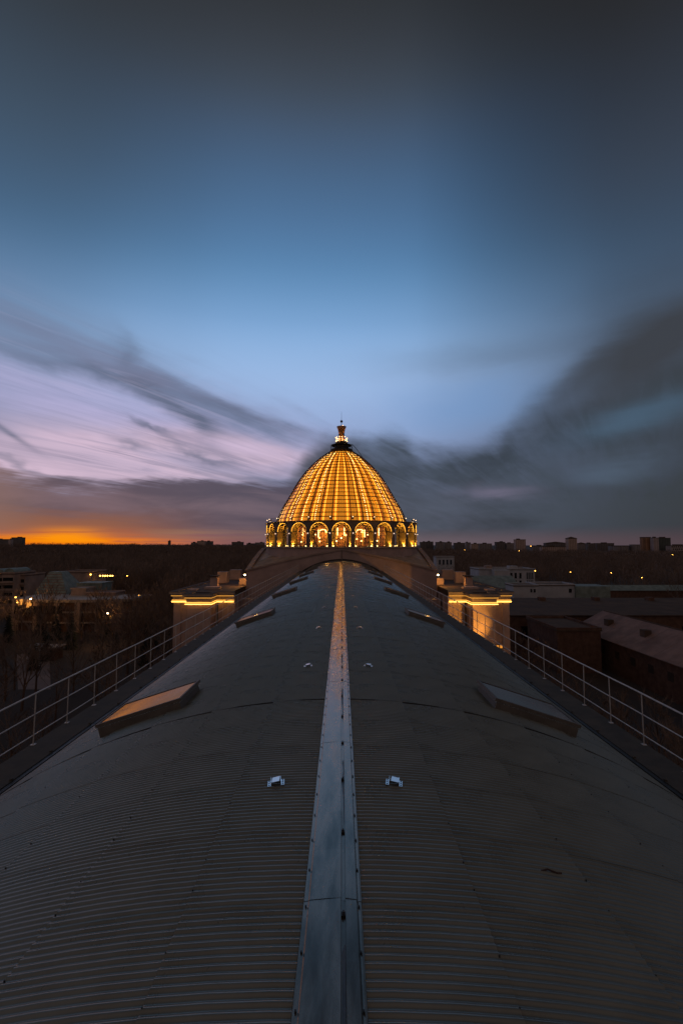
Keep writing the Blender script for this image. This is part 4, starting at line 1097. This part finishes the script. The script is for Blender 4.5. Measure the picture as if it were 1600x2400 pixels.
    for u, v in ((34, 1411), (38, 1416), (43, 1409), (70, 1414), (69, 1420), (250, 1446), (262, 1445)):
        p = px(u, v, 147.4); mb = MB(); mb.box(p[0] - .35, p[0] + .35, 146.6 if u > 60 else 148.8, 147.9 if u > 60 else 151.2, p[2] - .45, p[2] + .45); mb.build('lit_window', emit('lit_room', (1, .40, .07), .9), t)
    # upper wing to the right of the podium
    d = 158.0; xa, xb = px(258, 1, d)[0], px(318, 1, d)[0]
    t = block('podium_wing', 'low stepped wing with pale ledges at the end of the podium', xa, xb, d, d + 7, px(280, 1392, d)[2], M_beige, M_paleroof, parapet=.3)
    # kiosk with tan roof and a white parked van near the path
    x, y, _ = px(114, 1512, 112.0)
    t = thing('kiosk', 'small kiosk with an overhanging tan flat roof by the path', 'kiosk', (x, y, 0))
    mb = MB(); mb.box(x - 1.8, x + 1.8, y, y + 3, 0, 2.9); mb.build('wall', M_brick, t)
    mb = MB(); mb.box(x - 2.3, x + 2.3, y - .6, y + 3.4, 2.903, 3.2); mb.build('roof', M_cornice, t)
    mb = MB(); mb.box(x - 1.3, x + .2, y - .05, y + .05, 1.0, 2.2); mb.build('window', M_window, t)
    # path
    mb = MB(); pp = [(px(52, 1524, 120)[0], 118), (px(128, 1524, 120)[0], 118), (px(135, 1600, 92)[0], 90), (px(60, 1600, 92)[0], 90)]
    mb.add([(a, b, .012) for a, b in pp], [(3, 2, 1, 0)]); o = mb.build('path', M_path); o['kind'] = 'structure'
    # parked van
    x, y, _ = px(94, 1520, 121); t = thing('parked_van', 'small white van parked at the end of the pale path', 'van', (x, y, 0))
    mb = MB(); mb.prism([(-2.1, .35), (2.1, .35), (2.1, 1.15), (1.5, 1.3), (1.0, 1.95), (-2.0, 2.0), (-2.1, 1.2)], 'y', -.85, .85)
    mb.v = [(x + p[0], y + p[1], p[2]) for p in mb.v]; bo = mb.build('body', M_white, t)
    mb = MB(); mb.box(x + .55, x + 1.05, y - .87, y - .852, 1.25, 1.75); mb.build('window', M_window, t)
    mb = MB(); mb.box(x - 1.6, x + .4, y - .87, y - .852, 1.25, 1.75); mb.build('window', M_window, t)
    for sx in (-1.3, 1.3):
        for sy in (-.8, .8):
            mb = MB(); mb.tube((x + sx, y + sy - .1, .34), (x + sx, y + sy + .1, .34), .34, 12); mb.build('wheel', M_iron, t)
build_hotel()
# skyline
def build_city():
    L = [  # u0, u1, vtop, distance, material, label
        (985, 999, 1271, 1700, C_dark, 'dim slab block on the skyline next to the dome corner'),
        (999, 1015, 1270, 1750, C_dark, 'dim slab block on the skyline, second from the dome corner'),
        (1022, 1040, 1271, 1700, C_grey, 'narrow grey block between the dim slabs and the wide dark block'), (1041, 1058, 1271.5, 1720, C_grey, 'narrow grey block left of the wide dark skyline block and touching its neighbour'), (1065, 1089, 1273, 1600, C_dark, 'wide dark block on the skyline behind the street of trees'),
        (1092, 1102, 1272, 1800, C_grey, 'thin grey block just beyond the wide dark skyline block'), (1104, 1120, 1275, 1500, C_beige, 'small beige block low on the skyline'), (1123, 1152, 1274.6, 1650, C_grey, 'low grey row with three gables beside the small beige block'),
        (1162, 1183, 1270.7, 1900, C_dark, 'dark slab with a flat top beside the beige tower on the skyline'), (1186, 1207, 1273.5, 1900, C_grey, 'grey block tucked against the broad beige tower'),
        (1208, 1231, 1265, 1600, C_beige, 'broad beige tower block with lit face on the skyline'), (1247, 1276, 1280, 1500, C_grey, 'low grey block between the broad beige tower and the long dark slab'),
        (1278, 1330, 1273.5, 1800, C_dark, 'long dark skyline slab beside the slim capped tower'), (1331, 1351, 1262.5, 1550, C_beige, 'slim tower with a dark cap standing over the skyline'),
        (1270, 1325, 1282, 1450, C_beige, 'long low beige row below the long dark skyline slab'), (1353, 1375, 1275, 1900, C_grey, 'grey block beside the slim capped tower'), (1377, 1394, 1274, 1800, C_dark, 'squat dark block on the skyline beyond the slim tower'),
        (1397, 1438, 1273.5, 1900, C_dark, 'long dark stepped block far off on the skyline'), (1440, 1483, 1280, 1700, C_grey, 'low grey row between the stepped block and the brown round tower'), (1483, 1507, 1277.5, 1700, C_grey, 'grey block at the foot of the brown round tower'),
        (1507, 1529, 1260, 1400, C_brown, 'brown round fronted tower on the skyline beside the white slab'), (1530, 1542, 1261, 1380, C_white, 'narrow pale slab tower on the skyline'),
        (1542.5, 1570, 1261.4, 1400, C_green, 'dark green glass office tower on the skyline'), (1571, 1640, 1279, 1350, C_white, 'low pale block with a lattice front beside the glass tower'),
        (20, 27, 1264, 2100, C_white, 'tiny pale end wall of a slab above the sunset treeline'), (27.5, 53, 1260, 2150, C_dark, 'flat topped slab silhouetted against the orange sunset'), (-60, 19, 1264, 2300, C_dark, 'low long slab silhouetted at the sunset horizon'),
        (448, 462, 1272, 2000, C_grey, 'small grey block beside the beige pair over the wood'), (462, 480, 1268.5, 2000, C_beige, 'beige block pair with a roof lamp over the wood'), (480.5, 497, 1269, 2050, C_dark, 'dark block adjoining the beige pair over the wood'),
        (543, 569, 1270.7, 2000, C_dark, 'long dark block over the wood nearer the dome'), (578, 597, 1274, 2000, C_dark, 'lower dark block over the wood next to the dome'), (598, 619, 1272, 2100, C_grey, 'grey block closest to the drum over the wood'), (394, 399, 1268, 1900, C_dark, 'thin water tower like block alone above the treeline')]
    for u0, u1, v, d, m, lab in L:
        xa, xb = px(u0, v, d)[0], px(u1, v, d)[0]; zt = px((u0 + u1) / 2, v, d)[2]
        zg = float(terrain(np.array((xa + xb) / 2), np.array(float(d)))) - .5
        dp = min(22, (xb - xa)); 
        t = thing('distant_block', lab or 'plain grey apartment block on the far skyline', 'building', ((xa + xb) / 2, d, zg), 'skyline blocks')
        mb = MB()
        if 'round' in (lab or ''):
            r = (xb - xa) / 2; mb.lathe([(r, zg), (r, zt)], 20, ((xa + xb) / 2, d + r, 0)); mb.build('wall', m, t)
            mb = MB(); mb.lathe([(r * 1.02, zt), (r * 1.02, zt + 2.0), (.1, zt + 2.2)], 20, ((xa + xb) / 2, d + r, 0)); mb.build('roof', M_darkroof, t)
        else:
            mb.box(xa, xb, d, d + dp, zg, zt); mb.build('wall', m, t)
            mb = MB(); mb.box(xa - .6, xb + .6, d - .6, d + dp + .6, zt + .02, zt + 1.2); mb.build('roof', M_darkroof, t)
            hw = (xb - xa); q = random.uniform(.15, .6)
            mb = MB(); mb.box(xa + hw * q, xa + hw * (q + .22), d + 2, d + dp - 2, zt + 1.2, zt + 4.2); mb.build('roof_house', M_darkroof, t)
        if 'capped' in (lab or '') or 'dark cap' in (lab or ''):
            cx = (xa + xb) / 2; mb = MB(); mb.add([(xa - 1, d - 1, zt + 1.25), (xb + 1, d - 1, zt + 1.25), (xb + 1, d + dp + 1, zt + 1.25), (xa - 1, d + dp + 1, zt + 1.25), (cx, d + dp / 2, zt + 7)], [(0, 1, 4), (1, 2, 4), (2, 3, 4), (3, 0, 4)]); mb.build('cap_roof', M_darkroof, t)
        if 'lattice' in (lab or ''):
            for r_ in range(3):
                for k in range(10):
                    x = xa + 2 + k * 6.2 + (r_ % 2) * 3; mb = MB(); mb.box(x, x + 3.2, d - .3, d + .2, zt - 5 - r_ * 7, zt - 1.5 - r_ * 7); mb.build('opening', M_window, t)
build_city()
# street lamps: pole, arm, head with glowing lens
def lamp(u, v, d, label, group, r=.30, m=M_amberlamp, h_lim=12):
    x, y, z = px(u, v, d); g = float(terrain(np.array(x), np.array(y)))
    t = thing('street_lamp', label, 'street lamp', (x, y + 1.2, g), group)
    mb = MB(); mb.tube((x, y + 1.2, g), (x, y + 1.2, z + .3), .10, 6, .06); mb.build('pole', M_iron, t)
    mb = MB(); mb.tube((x, y + 1.2, z + .28), (x, y + .1, z + .34), .05, 5); mb.build('arm', M_iron, t)
    mb = MB(); mb.box(x - r * .9, x + r * .9, y - .35, y + .35, z + r * .55, z + r * .55 + .14); mb.build('lamp_head', M_iron, t)
    mb = MB(); mb.lathe([(.03, -r * .5), (r * .75, -r * .3), (r, .1), (r * .8, r * .5)], 10, (x, y, z)); mb.build('lamp_lens', m, t)
def build_lamps():
    for u, v, d in ((1253, 1338, 250), (1336, 1341, 300), (1431, 1342.5, 290), (1503, 1354, 260), (1575, 1300, 600), (1600, 1351, 300)):
        lamp(u, v, d, 'amber street lamp ' + {1253: 'at the corner of the white office building', 1336: 'among dark trees above the low white house', 1431: 'above the dull green shed roof', 1503: 'above the far end of the green shed', 1575: 'far off in front of the lattice fronted block', 1600: 'beyond the end of the green shed, half hidden'}[u], 'street lamps beyond the sheds', .30 * d / 250)
    for u, v, d in ((431, 1322.5, 420), (467, 1323, 420), (557, 1321, 400)):
        lamp(u, v, d, 'faint amber street lamp inside the bare wood', 'street lamps in the wood', .34)
    lamp(298.5, 1349.5, 215, 'amber street lamp beside the lamp lit hotel block', 'street lamps in the wood', .30)
    lamp(253, 1437.5, 128, 'bright white yard lamp in front of the hotel podium', None, .27, M_brightlamp)
    lamp(72.5, 1404, 140, 'bright lamp on the hotel terrace above an orange glow', None, .24, M_brightlamp)
    lamp(37, 1400, 140, 'orange terrace lamp at the edge of the hotel podium', None, .26)
    lamp(41, 1412, 141, 'orange lamp below the terrace lamp at the podium edge', None, .26)
    lamp(326, 1395, 150, 'dim amber lamp at the end of the podium wing', None, .16)
    for u, v, d in ((1154, 1292, 900), (1216, 1291, 900), (1243, 1280, 1300), (1515, 1295, 900), (1089, 1289, 900)):
        lamp(u, v, d, 'tiny far street lamp glinting below the skyline blocks', 'far street lamps', .55 if d < 1000 else 1.0)
    # light thrown by the two strongest yard lamps
    for (u, v, d, e) in ((253, 1437.5, 126.5, 600), (72.5, 1404, 138.5, 500), (39, 1404, 138.5, 350)):
        L = bpy.data.lights.new('yard_light', 'POINT'); L.energy = e; L.color = (1, .50, .16); L.shadow_soft_size = .2
        o = bpy.data.objects.new('yard_light', L); col.objects.link(o); p = px(u, v, d); o.location = (p[0], p[1] - .8, p[2])
build_lamps()

# ------------------------------------------------------------------ trees
def bare_tree(seed, h, depth=4, spread=.55):
    """bare deciduous tree: tapered trunk, limbs and a haze of fine twigs; returns (trunk mb, crown mb)"""
    r0 = random.Random(seed); tr = MB(); cr = MB()
    def limb(p, d, L, r, lev):
        q = p + d * L; (tr if lev < 2 else cr).tube(p, q, r, 5 if lev < 1 else 3, r * .62, caps=False)
        if lev >= depth:
            for _ in range(3):
                e = (d + Vector((r0.uniform(-1, 1), r0.uniform(-1, 1), r0.uniform(-.3, .9))) * .7).normalized(); L2 = L * r0.uniform(.8, 1.5)
                s = e.orthogonal().normalized() * (.020 + .0022 * h); cr.add([q - s, q + s, q + e * L2], [(0, 1, 2)])
            return
        for k in range(r0.choice((2, 3, 3, 4)) if lev else 5):
            e = (d * (1.0 if k == 0 else .75) + Vector((r0.uniform(-1, 1), r0.uniform(-1, 1), r0.uniform(-.15, .5))) * (spread if k else .22)).normalized()
            st = p.lerp(q, 1.0 if k == 0 else r0.uniform(.45, 1.0)); limb(st, e, L * r0.uniform(.55, .80), r * (.62 if k == 0 else .45), lev + 1)
    limb(Vector((0, 0, -.3)), Vector((r0.uniform(-.05, .05), r0.uniform(-.05, .05), 1)).normalized(), h * .36, h * .017, 0)
    return tr, cr
def spruce(seed, h):
    r0 = random.Random(seed); tr = MB(); cr = MB(); tr.tube((0, 0, -.3), (0, 0, h * .97), h * .012, 6, .03, caps=False)
    n = 26
    for k in range(n):
        t = k / n; z = h * (.08 + .90 * t); L = h * .20 * (1 - t) ** .85 + .25; m = 9 if t < .7 else 6
        for i in range(m):
            a = 2 * math.pi * (i + r0.random()) / m; l = L * r0.uniform(.7, 1.15); e = Vector((math.cos(a), math.sin(a), -.28 - .25 * (1 - t) + r0.uniform(-.12, .12)))
            s = Vector((-math.sin(a), math.cos(a), 0)) * l * .20; p = Vector((0, 0, z + r0.uniform(-.2, .2)))
            cr.add([p, p + e * l * .55 + s, p + e * l, p + e * l * .55 - s + Vector((0, 0, -.12 * l))], [(0, 1, 2, 3)])
            for _ in range(2):
                u = r0.uniform(.35, .9); pp = p + e * l * u; cr.add([pp - s * .5, pp + s * .5, pp + Vector((r0.uniform(-.2, .2), r0.uniform(-.2, .2), -.30)) * l * .6], [(0, 1, 2)])
    return tr, cr
def footprint_ok(x, y):
    for x0, x1, y0, y1 in ((-30, 30, -12, 125), (40, 80, 40, 160), (40, 195, 115, 156), (-135, -70, 143, 206), (-30, 30, 60, 112), (55, 112, 160, 252), (85, 165, 208, 228), (52, 72, 296, 312)):
        if x0 < x < x1 and y0 < y < y1: return False
    return True
def build_trees():
    protos = []
    for i in range(5):
        tr, cr = bare_tree(40 + i, 15 + i * .8, 4, .50 + .04 * i); protos.append((tr.mesh('trunk', M_bark), cr.mesh('crown', M_twig), 15 + i * .8))
    sp = []
    for i in range(2):
        tr, cr = spruce(70 + i, 17); sp.append((tr.mesh('trunk', M_bark), cr.mesh('crown', M_conifer), 17))
    r0 = random.Random(99); placed = []
    spruce_where = ['in front of the podium, between the terrace lamp and the pyramid roof', 'in front of the podium below the pyramid roof', 'left alone beside the pale path, taller than the kiosk', 'close to the railing where the path leaves the wood', 'standing behind the kiosk and its tan roof',
                    'small one at the edge of the kiosk clearing', 'beside the bright yard lamp', 'large one at the outer end of the hotel podium', 'short one at the podium wing']
    def place(x, y, pr, s, kind):
        if x < 0: zones = ('between the lit wing and the hotel podium' if y > 92 and x > -62 else 'along the pale path below the railing' if x < -58 else 'close below the railing of the vaulted hall' if y < 74 else 'in the gap beside the glowing wing')
        else: zones = ('between the vaulted hall and the pitched shed' if y < 118 else 'among the white buildings beyond the dark hall' if x > 82 else 'behind the floodlit wing')
        if kind == 'bare':
            t = thing('bare_tree', ('slender' if s < .68 else 'tall') + ' bare tree with fine brown twigs ' + zones, 'tree', (x, y, 0), 'bare trees ' + zones)
        else:
            t = thing('spruce_tree', 'dark pointed spruce ' + (spruce_where.pop(0) if spruce_where else 'growing in the wood below the hotel'), 'tree', (x, y, 0), 'spruces below the hotel')
        t.rotation_euler = (0, 0, r0.uniform(0, 6.28)); t.scale = (s * r0.uniform(.9, 1.1), s * r0.uniform(.9, 1.1), s)
        put('trunk', pr[0], t); put('crown', pr[1], t); placed.append((x, y))
    def try_place(n, fx, fy, kind, smin, smax, gap):
        c = 0; tries = 0
        while c < n and tries < n * 40:
            tries += 1; x, y = fx(), fy()
            if y > 92 and -.76 < x / y < -.46 and r0.random() < .90: continue
            if not footprint_ok(x, y) or any((x - a) ** 2 + (y - b) ** 2 < gap * gap for a, b in placed): continue
            place(x, y, r0.choice(protos if kind == 'bare' else sp), r0.uniform(smin, smax), kind); c += 1
    # spruces before the podium and left of the path
    for u, d, s in ((95, 132, .62), (160, 138, .60), (40, 108, .75), (12, 98, .8), (175, 112, .58), (150, 104, .5), (228, 124, .62), (20, 136, .9), (300, 145, .55)):
        x = px(u, 1, d)[0]; place(x, d, sp[int(u) % 2], s, 'spruce')
    try_place(18, lambda: r0.uniform(-112, -42), lambda: r0.uniform(78, 142), 'spruce', .45, .72, 4.0)
    try_place(70, lambda: r0.uniform(-95, -31), lambda: r0.uniform(48, 142), 'bare', .55, .85, 4.2)
    try_place(30, lambda: r0.uniform(-75, -31), lambda: r0.uniform(100, 150), 'bare', .75, 1.0, 4.2)
    try_place(26, lambda: r0.uniform(31, 57), lambda: r0.uniform(40, 116), 'bare', .45, .62, 4.5)
    try_place(16, lambda: r0.uniform(84, 200), lambda: r0.uniform(160, 260), 'bare', .5, .75, 7)
    try_place(22, lambda: r0.uniform(30, 60), lambda: r0.uniform(120, 230), 'bare', .5, .8, 6)
    # ---- the wood beyond: one mass
    vt = []; nv = 0; V = []; F = []
    fp = []
    for i in range(6):
        tr, cr = bare_tree(200 + i, 16, 2, .6)
        v = np.array([tuple(p) for p in tr.v + cr.v]); n0 = len(tr.v); fs = [f for f in tr.f] + [tuple(k + n0 for k in f) for f in cr.f]
        # plus loose twig blades filling the crown volume
        rr = random.Random(300 + i); ex = []; ef = []; n1 = len(v)
        for _ in range(70):
            a = rr.uniform(0, 6.28); u = rr.random() ** .5; z = rr.uniform(5.5, 16); rad = 4.2 * u * math.sin(math.pi * min(1, max(.08, (z - 3.5) / 13.5))) ** .7
            p = Vector((rad * math.cos(a), rad * math.sin(a), z)); e = Vector((math.cos(a) * .5, math.sin(a) * .5, 1.1)).normalized() * rr.uniform(1.2, 2.6); s = Vector((rr.uniform(-1, 1), rr.uniform(-1, 1), rr.uniform(-.3, .3))) * .17
            k = len(ex); ex += [p - s, p + s, p + e]; ef.append((k + n1, k + 1 + n1, k + 2 + n1))
        v = np.concatenate([v, np.array([tuple(p) for p in ex])]); tri = []
        for f in fs: tri += [f] if len(f) == 3 else [(f[0], f[1], f[2]), (f[0], f[2], f[3])]
        fp.append((v, np.array(tri + ef)))
    def scatter(n, dmin, dmax, amin, amax, smin, smax, power, hmul=1.0, wide=1.0):
        nonlocal nv
        d = (rng.random(n) ** power) * (dmax - dmin) + dmin; a = np.radians(rng.uniform(amin, amax, n)); x = d * np.sin(a); y = d * np.cos(a); z = terrain(x, y)
        for i in range(n):
            if not footprint_ok(x[i], y[i]): continue
            v, f = fp[rng.integers(6)]; s = rng.uniform(smin, smax); c, sn = math.cos(rng.uniform(0, 6.28)), math.sin(rng.uniform(0, 6.28)); 
            ang = rng.uniform(0, 6.28); c, sn = math.cos(ang), math.sin(ang)
            q = np.empty_like(v); q[:, 0] = (v[:, 0] * c - v[:, 1] * sn) * s * wide + x[i]; q[:, 1] = (v[:, 0] * sn + v[:, 1] * c) * s * wide + y[i]; q[:, 2] = v[:, 2] * s * hmul + z[i]
            V.append(q); F.append(f + nv); nv += len(v)
    scatter(2200, 205, 620, -46, -4, .85, 1.15, .8)
    scatter(1300, 150, 420, -46, -14, .7, 1.05, .8)
    scatter(1500, 250, 620, 4, 44, .75, 1.0, .8)
    scatter(2200, 600, 1500, -46, -3, 1.0, 1.3, .75, 1.0, 1.9)
    scatter(1300, 600, 1050, 3, 44, .85, 1.1, .8, 1.0, 1.8)
    Vn = np.concatenate(V); Fn = np.concatenate(F).astype(np.int32)
    me = bpy.data.meshes.new('wood'); me.vertices.add(len(Vn)); me.vertices.foreach_set('co', Vn.astype(np.float32).ravel())
    me.loops.add(Fn.size); me.loops.foreach_set('vertex_index', Fn.ravel()); me.polygons.add(len(Fn))
    me.polygons.foreach_set('loop_start', np.arange(0, Fn.size, 3, dtype=np.int32)); me.update(calc_edges=True); me.materials.append(M_twig)
    o = bpy.data.objects.new('wood', me); col.objects.link(o); tag(o, 'dark bare winter wood reaching to the horizon', 'wood', kind='stuff')
    print('wood tris', len(Fn))
build_trees()
